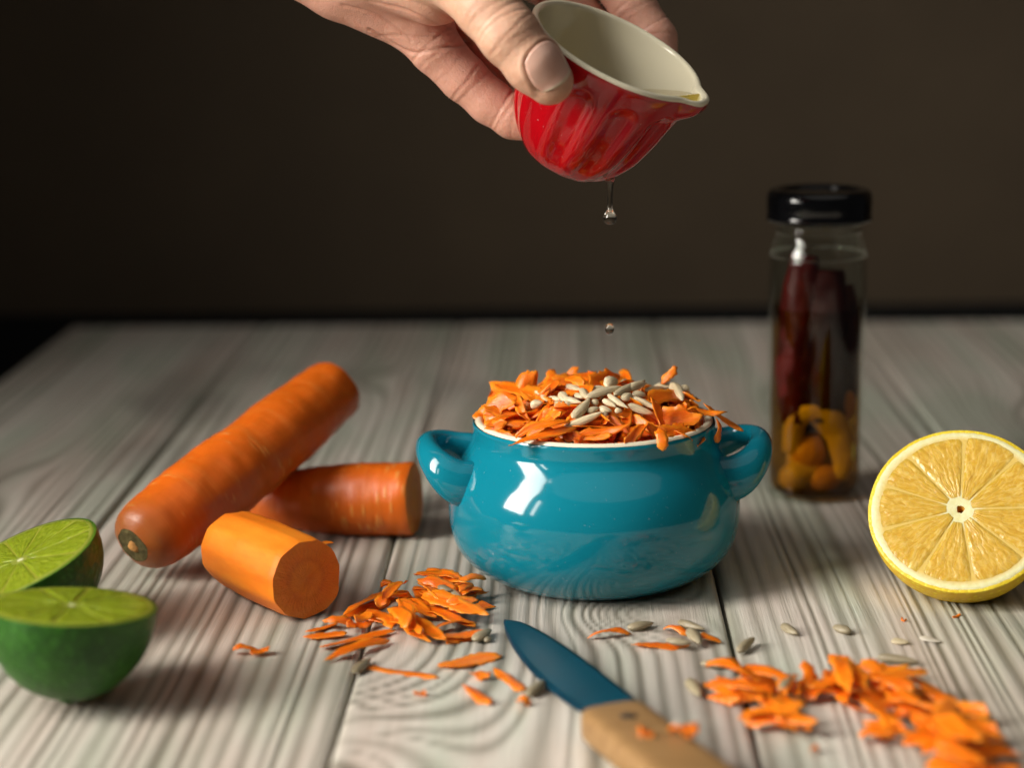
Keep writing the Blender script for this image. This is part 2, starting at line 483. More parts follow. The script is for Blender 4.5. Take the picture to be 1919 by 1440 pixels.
def smooth_noise(u, v, su, sv, seed):
    """cheap smooth 2-D value built from a few sines"""
    r = np.random.default_rng(seed); out = np.zeros_like(u)
    for k in range(7):
        a, b, c = r.normal(0, 1/su), r.normal(0, 1/sv), r.uniform(0, 6.28)
        out += np.sin(a*u + b*v + c)
    return out/7

# knots: plank index -> (u, v, su, sv, rings)
KNOTS = {2: [(4.3, -5.6, 1.9, 2.0, 2.7), (-5.8, -19.5, 4.3, 6.0, 8.5), (-1.5, 22, 2.2, 6, 3.0)],
         1: [(-9.0, 33, 1.5, 4, 2.0)], 3: [(15.5, -34, 2, 5, 2.0), (13.0, 26, 2.0, 7, 2.4)],
         0: [(-23, 12, 1.8, 6, 2.0)], 4: [(24, 22, 2.0, 6, 2.4), (22.0, -20, 1.5, 5, -1.5)], 5: [(37, 6, 2, 6, 2)]}
PERIOD = [0.46, 0.47, 0.50, 0.47, 0.52, 0.48]
for k in range(6):
    u0, u1 = EDGES[k] + 0.075, EDGES[k+1] - 0.075
    us = np.concatenate([[u0, u0], np.linspace(u0+0.012, u1-0.012, 236), [u1, u1]])
    vs_ = np.concatenate([[V0, V0], np.arange(V0+0.02, 6, 0.33), np.arange(6, V1-0.02, 0.6), [V1, V1]])
    U, Vv = np.meshgrid(us, vs_)
    ph = U + 0.55*smooth_noise(U, Vv, 4.0, 20, 10+k) + 0.10*smooth_noise(U, Vv, 1.2, 6, 30+k)
    kd = np.zeros_like(ph)
    for (ku, kv, su, sv, A) in KNOTS.get(k, []):
        q = ((U-ku)/su)**2 + ((Vv-kv)/sv)**2
        ph = ph + A*np.exp(-q)
        if su < 2.5: kd = np.maximum(kd, np.exp(-q*1.6))
    # growth rings of uneven width and hardness
    rk = np.random.default_rng(200+k); wid = np.clip(rk.lognormal(math.log(PERIOD[k]), 0.42, 160), 0.16, 0.95)
    bnd = np.cumsum(wid); bnd = bnd - bnd[80] + (u0+u1)/2
    hard = np.clip(rk.normal(0.72, 0.3, 161), 0.12, 1.15)
    ri = np.interp(ph, bnd, np.arange(160)); rint = np.clip(ri.astype(int), 0, 158); rf = ri-rint
    dep = hard[rint]*(1-rf) + hard[rint+1]*rf
    sharp = 0.75 + 0.9*(hard[rint]*(1-rf) + hard[rint+1]*rf)
    ring = 1 - np.clip(dep, 0, 1.1)*(1-(0.5+0.5*np.cos(2*np.pi*rf))**0.8)**sharp
    ring = np.clip(ring + 0.10*smooth_noise(U, Vv, 0.35, 5, 130+k), 0, 1)
    amp = 0.050*(0.65 + 0.5*smooth_noise(U, Vv, 2.5, 10, 70+k))*(1-0.6*kd)
    Z = -amp*(1-ring) - 0.01*np.abs(smooth_noise(U, Vv, 0.4, 6, 90+k))
    ed = np.minimum(U-u0, u1-U); Z = Z - 0.13*np.exp(-np.clip(ed, 0, 9)/0.07)
    ev = np.minimum(Vv-V0, V1-Vv); Z = Z - 0.10*np.exp(-np.clip(ev, 0, 9)/0.06)
    Z[0, :] = Z[-1, :] = -2.4; Z[:, 0] = Z[:, -1] = -2.4
    ringc = np.clip(ring*(1-0.25*kd) - 0.12*kd, 0, 1)
    me = grid_mesh('plank', np.stack([U, Vv, Z], -1).reshape(-1, 3), len(us), len(vs_), W_TABLE,
                   {'ring': ringc, 'tone': np.full(U.size, [0.5, 0.75, 0.95, 0.8, 0.6, 0.7][k])})
    link('plank', me, table)
DARKWOOD = mat_plain('dark_underside', (0.03, 0.025, 0.02), 0.8, 0.2)
def box(x0, x1, y0, y1, z0, z1):
    V = [(x, y, z) for z in (z0, z1) for y in (y0, y1) for x in (x0, x1)]
    return V, [(0, 2, 3, 1), (4, 5, 7, 6), (0, 1, 5, 4), (2, 6, 7, 3), (0, 4, 6, 2), (1, 3, 7, 5)]
obj('support_board', *box(-28.0, 42.6, V0+1, V1-0.9, -4.4, -2.5), DARKWOOD, table, smooth=False)
for (x, y) in ((-26, -38), (40, -38), (-26, 46), (40, 46)):
    obj('leg', *box(x-2.5, x+2.5, y-2.5, y+2.5, -72, -4.45), DARKWOOD, table, smooth=False)

tag(obj('gap_shade_strip', *box(-170, 170, 55.2, 56.45, -9, -0.30), mat_plain('painted_gap_shade', (0.004, 0.004, 0.004), 0.7, 0.2), smooth=False), kind='structure')  # black strip added as painted shade in the gap behind the table
wall = obj('wall', *box(-170, 170, 56.5, 60, -75, 170), W_WALL, smooth=False); tag(wall, kind='structure')
floor = obj('floor', *box(-170, 170, -150, 56.4, -75, -72.1), mat_plain('dark_floor', (0.06, 0.05, 0.04), 0.7, 0.3), smooth=False); tag(floor, kind='structure')

# ------------------------------------------------------------------ the turquoise bowl
BX, BY = 2.92, -0.95
bowl = empty('bowl', (BX, BY, 0), 'round turquoise glazed bowl with two loop handles, heaped with grated carrot', 'bowl')
bowl.rotation_euler.z = rad(1.5)
prof = [(0.0, 0.16), (2.9, 0.16), (3.0, 0.05), (3.3, 0.03), (3.6, 0.12), (4.15, 0.42), (4.66, 0.86), (4.98, 1.36), (5.13, 1.9), (5.185, 2.5),
        (5.17, 3.05), (5.06, 3.58), (4.88, 4.05), (4.65, 4.45), (4.45, 4.76), (4.33, 5.0), (4.28, 5.22), (4.28, 5.5), (4.29, 5.66), (4.26, 5.75)]
path = catmull([(r, 0, z) for r, z in prof], 90)
V, Fc = lathe([(p.x, p.z) for p in path], 96); V = [(x*1.015, y*1.015, z) for x, y, z in V]; obj('body', V, Fc, TEAL, bowl)
lin = [(4.27, 5.75), (4.2, 5.83), (4.1, 5.85), (4.0, 5.80), (3.95, 5.68), (3.92, 5.3), (3.95, 4.9), (4.1, 4.6), (4.6, 3.9), (4.85, 3.2), (4.9, 2.5), (4.8, 1.8), (4.2, 1.1), (3.4, 0.65), (2.0, 0.5), (0.0, 0.48)]
path = catmull([(r, 0, z) for r, z in lin], 60)
V, Fc = lathe([(max(p.x, 0), p.z) for p in path], 96, None)
obj('lining', V, Fc, CREAM, bowl)
for s in (-1, 1):
    hp = [(-4.35, -1.55, 3.75), (-4.95, -1.6, 3.95), (-5.45, -1.45, 4.3), (-5.84, -0.95, 4.66), (-6.0, -0.2, 4.84), (-5.95, 0.6, 4.86), (-5.5, 1.15, 4.75), (-4.9, 1.35, 4.5), (-4.2, 1.4, 4.3)]
    path = catmull([(s*-x, y, z) for x, y, z in hp], 44)
    def hr(t, a):
        e0, e1 = math.exp(-(t/0.32)**2), math.exp(-((1-t)/0.2)**2)
        return (0.40+0.46*e0+0.3*e1, 0.36+0.12*e0+0.1*e1)
    V, Fc = sweep(path, hr, 24, True, up=(s*0.55, 0, 0.85))
    obj('handle', V, Fc, TEAL, bowl)

# ------------------------------------------------------------------ grated carrot
RIM = {}
def shred_mesh(seed):
    r = random.Random(seed)
    n, m_ = 16, 4
    L, Wd, T = 2.0, 0.5, 0.032 + 0.035*r.random()
    bend = r.uniform(-0.4, 0.9); twist = r.uniform(-1.0, 1.0); cup = r.uniform(-0.03, 0.09); sk = r.uniform(-0.12, 0.12); rp = r.uniform(0.0, 0.035); rq = r.uniform(4, 9)
    p1, p2 = r.uniform(0.3, 0.8), r.uniform(0.3, 0.8); k1, k2 = r.uniform(0.04, 0.34), r.uniform(0.04, 0.34); d1, d2 = r.uniform(-0.22, 0.22), r.uniform(-0.22, 0.22)
    top, bot, rim = [], [], []
    for i in range(n+1):
        t = i/n
        base = max(0.24, (min(1, (t/k1))**p1)*(min(1, ((1-t)/k2))**p2))
        eL = Wd/2*base*(1+r.uniform(-0.2, 0.12)); eR = Wd/2*base*(1+r.uniform(-0.2, 0.12))
        x = (t-0.5)*L + r.uniform(-0.02, 0.02)
        ang = (t-0.5)*twist
        for j in range(m_+1):
            s_ = j/m_*2-1
            y = (eL if s_ < 0 else eR)*s_ + sk*math.sin(math.pi*t*2)
            z = bend*(0.25-(t-0.5)**2)*1.1 + cup*(s_*s_) + r.uniform(-0.006, 0.006) + rp*math.sin(t*rq+s_)
            y2 = y*math.cos(ang)-z*0.25*math.sin(ang); z2 = z+y*math.sin(ang)
            th_ = T*(1-0.6*abs(s_)**3)*(0.35+0.65*base)
            xs = x + s_*(d1*(1-t)**3+d2*t**3)
            rim.append(max(abs(s_)**3, (abs(t-0.5)*2)**8)); top.append((xs, y2, z2+th_/2)); bot.append((xs, y2, z2-th_/2))
    N = len(top); V = top+bot; Fc = []
    w = m_+1
    for i in range(n):
        for j in range(m_):
            a = i*w+j
            Fc.append((a, a+w, a+w+1, a+1)); Fc.append((N+a, N+a+1, N+a+w+1, N+a+w))
    for i in range(n):
        a = i*w; Fc.append((a, N+a, N+a+w, a+w)); a = i*w+m_; Fc.append((a, a+w, N+a+w, N+a))
    for j in range(m_):
        a = j; Fc.append((a, a+1, N+a+1, N+a)); a = n*w+j; Fc.append((a, N+a, N+a+1, a+1))
    RIM[seed] = rim+rim
    return V, Fc
SH_RAW = [shred_mesh(100+k) for k in range(30)]
SHREDS = [mesh_data('shred', *SH_RAW[k], SHRED, True, {'rim': RIM[100+k]}) for k in range(30)]
R = random.Random(11)

def shred_matrix(pos, direction, up, lx, wy, wz=1.0):
    x = Vector(direction).normalized(); z = Vector(up); z = (z-x*z.dot(x)).normalized(); y = z.cross(x)
    x, y, z = x*lx, y*wy, z*wz
    mm = Matrix(((x.x, y.x, z.x), (x.y, y.y, z.y), (x.z, y.z, z.z))).to_4x4(); mm.translation = Vector(pos)*CM
    return mm

def put_shred(pos, direction, up, length, width, label, group=None, name='carrot_shred', k=None, thick=1.0):
    o = link(name, SHREDS[R.randrange(30) if k is None else k])
    o.matrix_world = shred_matrix(pos, direction, up, length/2.0, width/0.5, thick)
    return tag(o, label, 'carrot shred', group)

HEAP_G = 'carrot shreds heaped in the bowl'
HEAP_L = 'thin orange carrot shred in the heap filling the turquoise bowl'
def hz(x, y): return 5.30+1.45*(1-((x-BX)**2+(y-BY)**2)/4.25**2)
def heap_n(x, y):
    g = 2*1.45/4.25**2
    return Vector((g*(x-BX), g*(y-BY), 1)).normalized()
# the mass inside: joined, too buried to pick apart
uv, uf = [], []
for k in range(230):
    rr = 3.55*math.sqrt(R.random()); a = R.uniform(0, 2*math.pi)
    x, y = BX+rr*math.cos(a), BY+rr*math.sin(a)
    z = hz(x, y)-R.uniform(0.15, 0.75)
    d = Vector((R.uniform(-1, 1), R.uniform(-1, 1), R.uniform(-0.25, 0.25)))
    mm = shred_matrix((x, y, z), d, heap_n(x, y)+Vector((R.uniform(-.5, .5), R.uniform(-.5, .5), 0)), R.uniform(0.5, 0.85), R.uniform(0.9, 1.7))
    sv, sf = SH_RAW[k % 30]; b0 = len(uv)
    for v in sv:
        q = mm @ (Vector(v)*CM); uv.append((q.x/CM, q.y/CM, q.z/CM))
    uf += [tuple(b0+i for i in q) for q in sf]
tag(obj('grated_carrot', uv, uf, SHRED), 'dense mass of grated carrot packed inside the turquoise bowl', 'grated carrot', kind='stuff')
# the visible layer, one by one
cnt = 0; tries = 0; pts = []
while cnt < 112 and tries < 6000:
    tries += 1
    rr = 4.0*math.sqrt(R.random()); a = R.uniform(0, 2*math.pi)
    x, y = BX+rr*math.cos(a), BY+rr*math.sin(a)
    if y > BY+2.2 and R.random() < 0.6: continue
    if any((x-p[0])**2+(y-p[1])**2 < 0.30**2 for p in pts): continue
    pts.append((x, y))
    edge = rr/4.0
    nn = heap_n(x, y)
    ta = R.uniform(0, 2*math.pi)
    d = Vector((math.cos(ta), math.sin(ta)*0.75, 0)); d = d-nn*d.dot(nn)
    d.normalize(); d += nn*R.uniform(-0.45, 0.75)*(1 if edge < 0.85 else 0.5)
    up = nn + Vector((R.uniform(-.7, .7), R.uniform(-1.2, .2), R.uniform(-.1, .1)))
    L = R.uniform(1.4, 2.7)*(0.7 if edge > 0.8 else 1)
    lift = 0.0 + R.random()**2*0.26 + 0.08*max(0, nz(x*0.9, y*0.9, 3))
    if edge > 0.8:                         # keep the rim clear: lean inward and up
        lift += 0.12
        rad_dir = Vector((math.cos(a), math.sin(a), 0))
        d = d - rad_dir*d.dot(rad_dir)*0.7
    if math.hypot((x-BX-0.5)/2.2, (y-BY+0.6)/2.2) < 1: lift *= 0.3; d.z *= 0.4; up.y *= 0.4
    put_shred((x, y, hz(x, y)+lift), d, up, L, R.choice((0.36, 0.42, 0.5, 0.6, 0.85)), HEAP_L, HEAP_G, thick=R.uniform(0.9, 1.5))
    cnt += 1
def span(p1, p2, width, label, group=None, up=(0, 0, 1), k=None, dz=0.0, name='carrot_shred', thick=1.0):
    p1, p2 = Vector(p1), Vector(p2); c = (p1+p2)/2 + Vector((0, 0, dz))
    return put_shred(c, p2-p1, up, (p2-p1).length, width, label, group, k=k, name=name, thick=thick)
# the ones that stick out of the heap
span((-1.1, -1.8, 6.2), (0.05, -2.1, 6.7), 0.85, 'broad orange carrot flake jutting out at the left edge of the bowl heap', k=3, up=(-.3, -.7, .6))
span((0.2, -0.3, 7.15), (0.9, -0.4, 6.9), 0.8, 'curled carrot flake standing at the top left of the bowl heap', k=4, up=(-.3, -.8, .5))
span((-0.52, 0.37, 6.77), (0.98, -1.73, 6.70), 0.7, 'long broad carrot flake lying across the left of the bowl heap', k=5, up=(.1, -.7, .7))
span((0.12, -4.5, 5.95), (1.95, -4.1, 6.35), 0.36, 'upper of two long carrot strips poking over the left front rim of the bowl', k=6, up=(0, -.5, .9))
span((-0.06, -4.9, 5.78), (2.05, -4.3, 6.12), 0.36, 'lower of two long carrot strips poking over the left front rim of the bowl', k=7, up=(0, -.4, .9))
span((2.02, -0.37, 7.16), (2.48, -1.67, 7.09), 0.4, 'pointed carrot flake sticking up behind the seeds, left of centre', k=8, up=(0, -.9, .4))
span((2.68, -1.99, 7.16), (3.82, 0.25, 7.12), 0.75, 'rounded carrot flake standing up behind the seed cluster', k=9, up=(0, -.9, .4))
span((5.43, 0.20, 6.82), (5.99, 0.09, 7.33), 0.32, 'thin carrot splinter pointing up at the right of the bowl heap', k=10, up=(0, -.9, .4))
span((1.09, -3.35, 6.31), (2.14, -3.29, 6.56), 0.9, 'wide carrot flake facing forward below the seeds on the left', k=11, up=(-.1, -.9, .35))
span((4.73, -2.65, 6.61), (6.50, 0.10, 6.42), 0.75, 'broad carrot flake right of the seeds with one seed on its tip', k=12, up=(-.2, -.8, .5))
span((4.95, -4.6, 6.25), (5.12, -5.2, 5.62), 0.42, 'small carrot flake hanging over the front rim of the bowl', k=13, up=(.1, -.9, .35))
span((6.9, -1.5, 6.35), (8.2, -1.7, 5.45), 0.34, 'frayed carrot strip drooping over the right rim onto the handle', k=14, up=(.5, -.3, .8))
span((6.2, -2.0, 6.28), (7.5, -1.8, 6.15), 0.36, 'carrot strip lying across the right rim of the bowl', k=15, up=(.2, -.4, .9))
span((7.22, -2.3, 5.98), (7.2, -2.55, 5.2), 0.4, 'carrot flake hanging down the right side of the bowl beside the handle', k=16, up=(.9, -.5, .2))

# ------------------------------------------------------------------ sunflower seeds
def seed_mesh(seed, fat=0.42):
    r = random.Random(seed); n, rings = 14, 13
    L = 1.0; tip = r.uniform(0.62, 0.9); pw = r.uniform(0.5, 0.78)
    V, Fc = [], []
    bendx = r.uniform(-0.05, 0.05)
    for k in range(rings+1):
        t = k/rings
        w = (math.sin(math.pi*min(1, t**tip)))**pw if 0 < t < 1 else 0.0
        w = max(w, 0.04)
        for i in range(n):
            a = 2*math.pi*i/n
            ridge = 1 + 0.05*math.cos(5*a+seed) + 0.03*nz(seed+math.cos(a)*2, math.sin(a)*2, t*5)
            V.append((fat/2*w*math.cos(a)*ridge+bendx*math.sin(math.pi*t), 0.27/2*w*math.sin(a)*ridge*(1-0.18*(math.cos(a))**2), (t-0.5)*L))
    for k in range(rings):
        for i in range(n):
            j = (i+1) % n; Fc.append((k*n+i, k*n+j, (k+1)*n+j, (k+1)*n+i))
    Fc.append(tuple(range(n-1, -1, -1))); Fc.append(tuple(range(rings*n, rings*n+n)))
    return V, Fc
SEEDS = [mesh_data('seed', *seed_mesh(7+k, 0.31+0.025*(k % 5)), SEED) for k in range(10)]
SEEDS_T = []
for q in SEEDS:
    q2 = q.copy(); q2.materials[0] = SEED_DARK; SEEDS_T.append(q2)
def put_seed(p1, p2, label, group=None, up=(0, 0, 1), wide=1.0, mesh=None, thick=1.0):
    p1, p2 = Vector(p1), Vector(p2); d = p2-p1; L = d.length
    z = d.normalized(); y = Vector(up); y = (y-z*y.dot(z)).normalized(); x = y.cross(z)
    x, y, z = x*wide, y*wide*thick, z*L
    o = link('sunflower_seed', mesh or SEEDS[R.randrange(10)])
    mm = Matrix(((x.x, y.x, z.x), (x.y, y.y, z.y), (x.z, y.z, z.z))).to_4x4(); mm.translation = (p1+p2)/2*CM
    o.matrix_world = mm
    return tag(o, label, 'seed', group)
CL = 'pale hulled sunflower seed in the cluster on top of the carrot heap'; CG = 'sunflower seeds clustered on the carrot heap'
L0 = 0.38
heap_seeds = [
    ((1.69, -2.00, 6.96), (1.94, -2.81, 6.82)), ((1.94, -1.01, 7.02), (2.51, -2.11, 7.03)), ((1.84, -2.68, 6.92), (2.43, -3.14, 6.85)),
    ((2.45, -2.09, 7.13), (2.62, -3.06, 6.94)), ((1.47, -2.57, 6.73), (1.85, -3.08, 6.67)),
    ((2.74, -3.13, 6.82), (3.00, -2.94, 6.89)), ((2.54, -3.53, 6.62), (3.00, -3.39, 6.73)),
    ((3.01, -3.29, 6.71), (3.44, -3.48, 6.61)), ((3.13, -3.07, 6.93), (3.60, -3.42, 6.74)), ((3.32, -2.90, 7.09), (4.02, -3.53, 6.72)),
    ((2.72, -2.31, 7.05), (3.31, -2.08, 7.13)), ((3.82, -3.00, 6.90), (4.18, -2.53, 7.02)), ((4.21, -2.37, 6.95), (4.70, -2.16, 6.88)),
    ((4.18, -2.70, 6.93), (5.14, -3.05, 6.50)), ((4.02, -3.10, 6.76), (4.91, -3.22, 6.43)), ((4.73, -1.43, 6.87), (5.51, 0.21, 6.63)),
    ((5.15, 0.25, 6.64), (5.78, 0.17, 6.69)), ((3.54, -3.43, 6.64), (3.81, -3.46, 6.58)), ((3.89, -1.26, 7.09), (4.22, -0.05, 6.97)),
    ((4.93, -1.75, 6.80), (5.36, -1.10, 6.69)), ((1.22, -2.03, 6.76), (1.71, -2.45, 6.81)), ((4.12, -2.21, 7.10), (4.81, -1.02, 7.06)),
    ((1.85, -3.07, 6.69), (2.10, -3.00, 6.78)), ((3.07, -3.58, 6.55), (3.31, -3.62, 6.50)), ((6.14, 0.13, 6.64), (6.46, 0.10, 6.56)),
    ((2.20, -2.33, 6.96), (2.49, -2.69, 6.91)), ((2.93, -2.69, 6.91), (3.20, -2.65, 6.95)), ((3.62, -2.02, 7.07), (3.92, -2.51, 6.98))]
for a, b in heap_seeds:
    put_seed(a, b, CL, CG, up=(R.uniform(-.4, .4), -0.5, 0.8), wide=R.uniform(0.72, 0.92))
put_seed((2.04, -3.97, 6.50), (2.72, -3.05, 7.01), 'fat sunflower seed slanting at the front left of the seed cluster', up=(0, -.7, .7), wide=1.15)
put_seed((2.56, -3.09, 7.03), (3.85, -2.30, 7.23), 'long slim striped sunflower seed lying level across the cluster', up=(0, -.6, .8), wide=0.9)
put_seed((1.73, -4.11, 6.18), (3.12, -3.69, 6.64), 'longest grey white sunflower seed, lowest at the front of the heap', up=(0, -.6, .8), wide=0.95)
put_seed((3.53, -3.06, 7.08), (4.80, -0.81, 7.13), 'long ridged sunflower seed rising to the right at the top of the cluster', up=(0, -.6, .8), wide=0.95)
put_seed((3.32, -2.19, 7.19), (3.75, -1.37, 7.28), 'stubby sunflower seed standing at the peak of the cluster', up=(0, -.9, .3), wide=1.25)
put_seed((5.82, 0.16, 6.79), (6.06, -1.52, 6.51), 'plump sunflower seed alone on the broad carrot flake at right', up=(0, -.8, .6), wide=1.2)
put_seed((0.56, 0.42, 6.70), (0.96, -1.70, 6.84), 'sunflower seed wedged in the carrot left of the cluster', up=(0, -.8, .6), wide=1.0)
put_seed((0.63, -2.34, 6.58), (1.08, -2.43, 6.70), 'broken white sunflower seed fragment on the left of the heap', up=(0, -.8, .6), wide=1.1)
put_seed((0.95, -0.98, 6.82), (1.27, -2.42, 6.74), 'dark slim sunflower seed sunk between carrot shreds at left', up=(0, -.8, .6), wide=0.6)

TS = [  # seeds lying on the table
    ((3.74, -7.56, 0.14), (4.65, -7.06, 0.14), 'blunt grey sunflower seed on the table just in front of the bowl', 1.15),
    ((5.46, -6.93, 0.14), (6.31, -7.77, 0.14), 'upper sunflower seed of the trio among shreds by the plank gap', 1.0),
    ((5.71, -8.31, 0.34), (5.98, -9.38, 0.20), 'sunflower seed propped across two carrot shreds by the plank gap', 1.15),
    ((4.89, -9.21, 0.30), (5.69, -9.54, 0.30), 'sunflower seed lying along a carrot shred in front of the bowl', 0.95),
    ((7.15, -10.01, 0.16), (7.80, -8.88, 0.22), 'dark plump sunflower seed just right of the plank gap', 1.15),
    ((8.92, -7.35, 0.13), (9.28, -8.32, 0.13), 'small striped sunflower seed on the plank left of the open hull', 1.0),
    ((10.59, -7.60, 0.12), (11.05, -8.20, 0.12), 'open hollow sunflower hull on the plank in front of the lemon', 1.15),
    ((11.47, -10.60, 0.14), (12.74, -11.13, 0.14), 'long dark grey sunflower seed behind the right carrot pile', 1.05),
    ((5.83, -10.99, 0.14), (6.71, -11.21, 0.14), 'beige sunflower seed at the left side of the plank gap', 1.0),
    ((5.36, -12.38, 0.14), (5.56, -13.83, 0.14), 'blurred sunflower seed beside the wooden knife handle', 1.1),
    ((6.83, -12.25, 0.14), (7.86, -12.43, 0.16), 'long pale sunflower seed behind the right carrot pile at the plank gap', 1.0),
    ((7.89, -14.40, 0.50), (8.41, -13.48, 0.62), 'sunflower seed stuck in the top of the right carrot pile', 1.1),
    ((-1.35, -8.59, 0.16), (-0.80, -7.56, 0.16), 'plump grey sunflower seed at the right end of the left carrot pile', 1.2),
    ((-1.00, -8.54, 0.10), (-0.76, -8.24, 0.10), 'tiny seed fragment under the grey seed by the left carrot pile', 0.7),
    ((-2.67, -4.46, 0.62), (-2.14, -4.84, 0.62), 'pale sunflower seed on top of the left carrot pile', 1.1),
    ((-2.34, -4.47, 0.50), (-1.81, -5.07, 0.46), 'brown sunflower seed half tucked in the left carrot pile top', 1.0),
    ((-5.08, -11.46, 0.14), (-4.64, -10.13, 0.14), 'sunflower seed beside the plank gap at the front of the left pile', 1.0),
    ((0.34, -13.62, 0.16), (0.88, -12.37, 0.16), 'sunflower seed touching the edge of the blue knife blade', 1.15),
]
for a, b, lab, w in TS:
    put_seed(a, b, lab, None, up=(R.uniform(-.2, .2), R.uniform(-.2, .2), 1), wide=w, mesh=SEEDS_T[R.randrange(10)])
put_seed((12.30, -8.83, 0.07), (12.79, -9.16, 0.07), 'flat tan seed husk on the plank below the lemon', None, wide=1.3, mesh=mesh_data('husk', *seed_mesh(31, 0.36), HUSK), thick=0.45)
put_seed((13.28, -8.50, 0.05), (13.86, -9.04, 0.05), 'papery near white seed skin on the plank below the lemon', None, wide=1.2, mesh=mesh_data('husk', *seed_mesh(32, 0.34), mat_plain('seed_skin', (0.6, 0.55, 0.46), 0.5)), thick=0.25)

# ------------------------------------------------------------------ shreds scattered on the table
LP = 'carrot shred in the pile on the table between peeled carrot and bowl'; LG = 'carrot shreds in the left table pile'
left_pile = [((-6.93, -7.29, 0.00),(-6.01, -6.58, 0.00),.34),((-6.44, -6.92, 0.00),(-5.38, -6.72, 0.00),.34),((-6.90, -7.91, 0.00),(-5.59, -7.76, -0.00),.38),((-6.31, -9.02, 0.00),(-4.06, -7.43, 0.00),.5),((-6.02, -10.20, 0.00),(-4.13, -8.39, 0.00),.48),
 ((-5.91, -6.04, 0.00),(-4.22, -4.03, 0.00),.48),((-5.23, -5.60, 0.00),(-4.18, -6.51, 0.00),.45),((-5.63, -7.24, 0.00),(-4.82, -6.74, 0.00),.4),((-4.88, -5.78, 0.00),(-4.07, -7.30, 0.00),.7),((-4.28, -5.80, -0.00),(-2.85, -8.62, -0.00),.5),
 ((-4.28, -3.49, 0.00),(-3.41, -5.18, 0.00),.6),((-4.65, -5.27, 0.00),(-3.69, -4.33, 0.00),.45),((-3.73, -6.22, 0.00),(-2.25, -8.75, 0.00),.5),((-3.44, -5.42, 0.00),(-1.33, -7.11, 0.00),.62),((-2.76, -7.35, -0.00),(-1.34, -6.87, 0.00),.5),
 ((-2.27, -8.64, 0.00),(-1.25, -7.69, 0.00),.48),((-3.61, -3.04, 0.00),(-2.69, -5.24, 0.00),.5),((-3.53, -3.30, 0.00),(-2.21, -3.74, -0.00),.45),((-3.21, -2.88, 0.00),(-1.96, -5.11, 0.00),.5),((-2.96, -2.40, 0.00),(-1.78, -4.70, 0.00),.5),
 ((-2.33, -2.42, 0.00),(-1.76, -3.20, 0.00),.6),((-2.13, -4.47, 0.00),(-1.01, -3.79, 0.00),.45),((-1.77, -5.32, 0.00),(-0.73, -4.99, 0.00),.42),((-2.41, -6.15, 0.00),(-1.41, -5.99, 0.00),.42),((-2.75, -3.98, 0.00),(-1.56, -5.53, -0.00),.45),
 ((-3.29, -4.17, 0.00),(-2.28, -5.71, 0.00),.5),((-2.36, -3.35, 0.00),(-1.37, -4.50, 0.00),.45),((-4.08, -7.00, 0.00),(-2.97, -8.43, -0.00),.5),((-3.87, -4.78, 0.00),(-2.66, -6.30, 0.00),.5),((-1.91, -4.90, 0.00),(-1.10, -4.43, 0.00),.4),
 ((-2.71, -3.11, 0.00),(-1.93, -4.01, 0.00),.5),((-3.25, -3.53, 0.00),(-2.46, -4.63, 0.00),.5),((-4.04, -5.40, 0.00),(-3.09, -5.64, 0.00),.5),((-4.67, -3.91, -0.00),(-4.11, -4.14, 0.00),.4)]
RP = 'blurred carrot shred in the long pile at the front right of the table'; RG = 'carrot shreds in the right table pile'
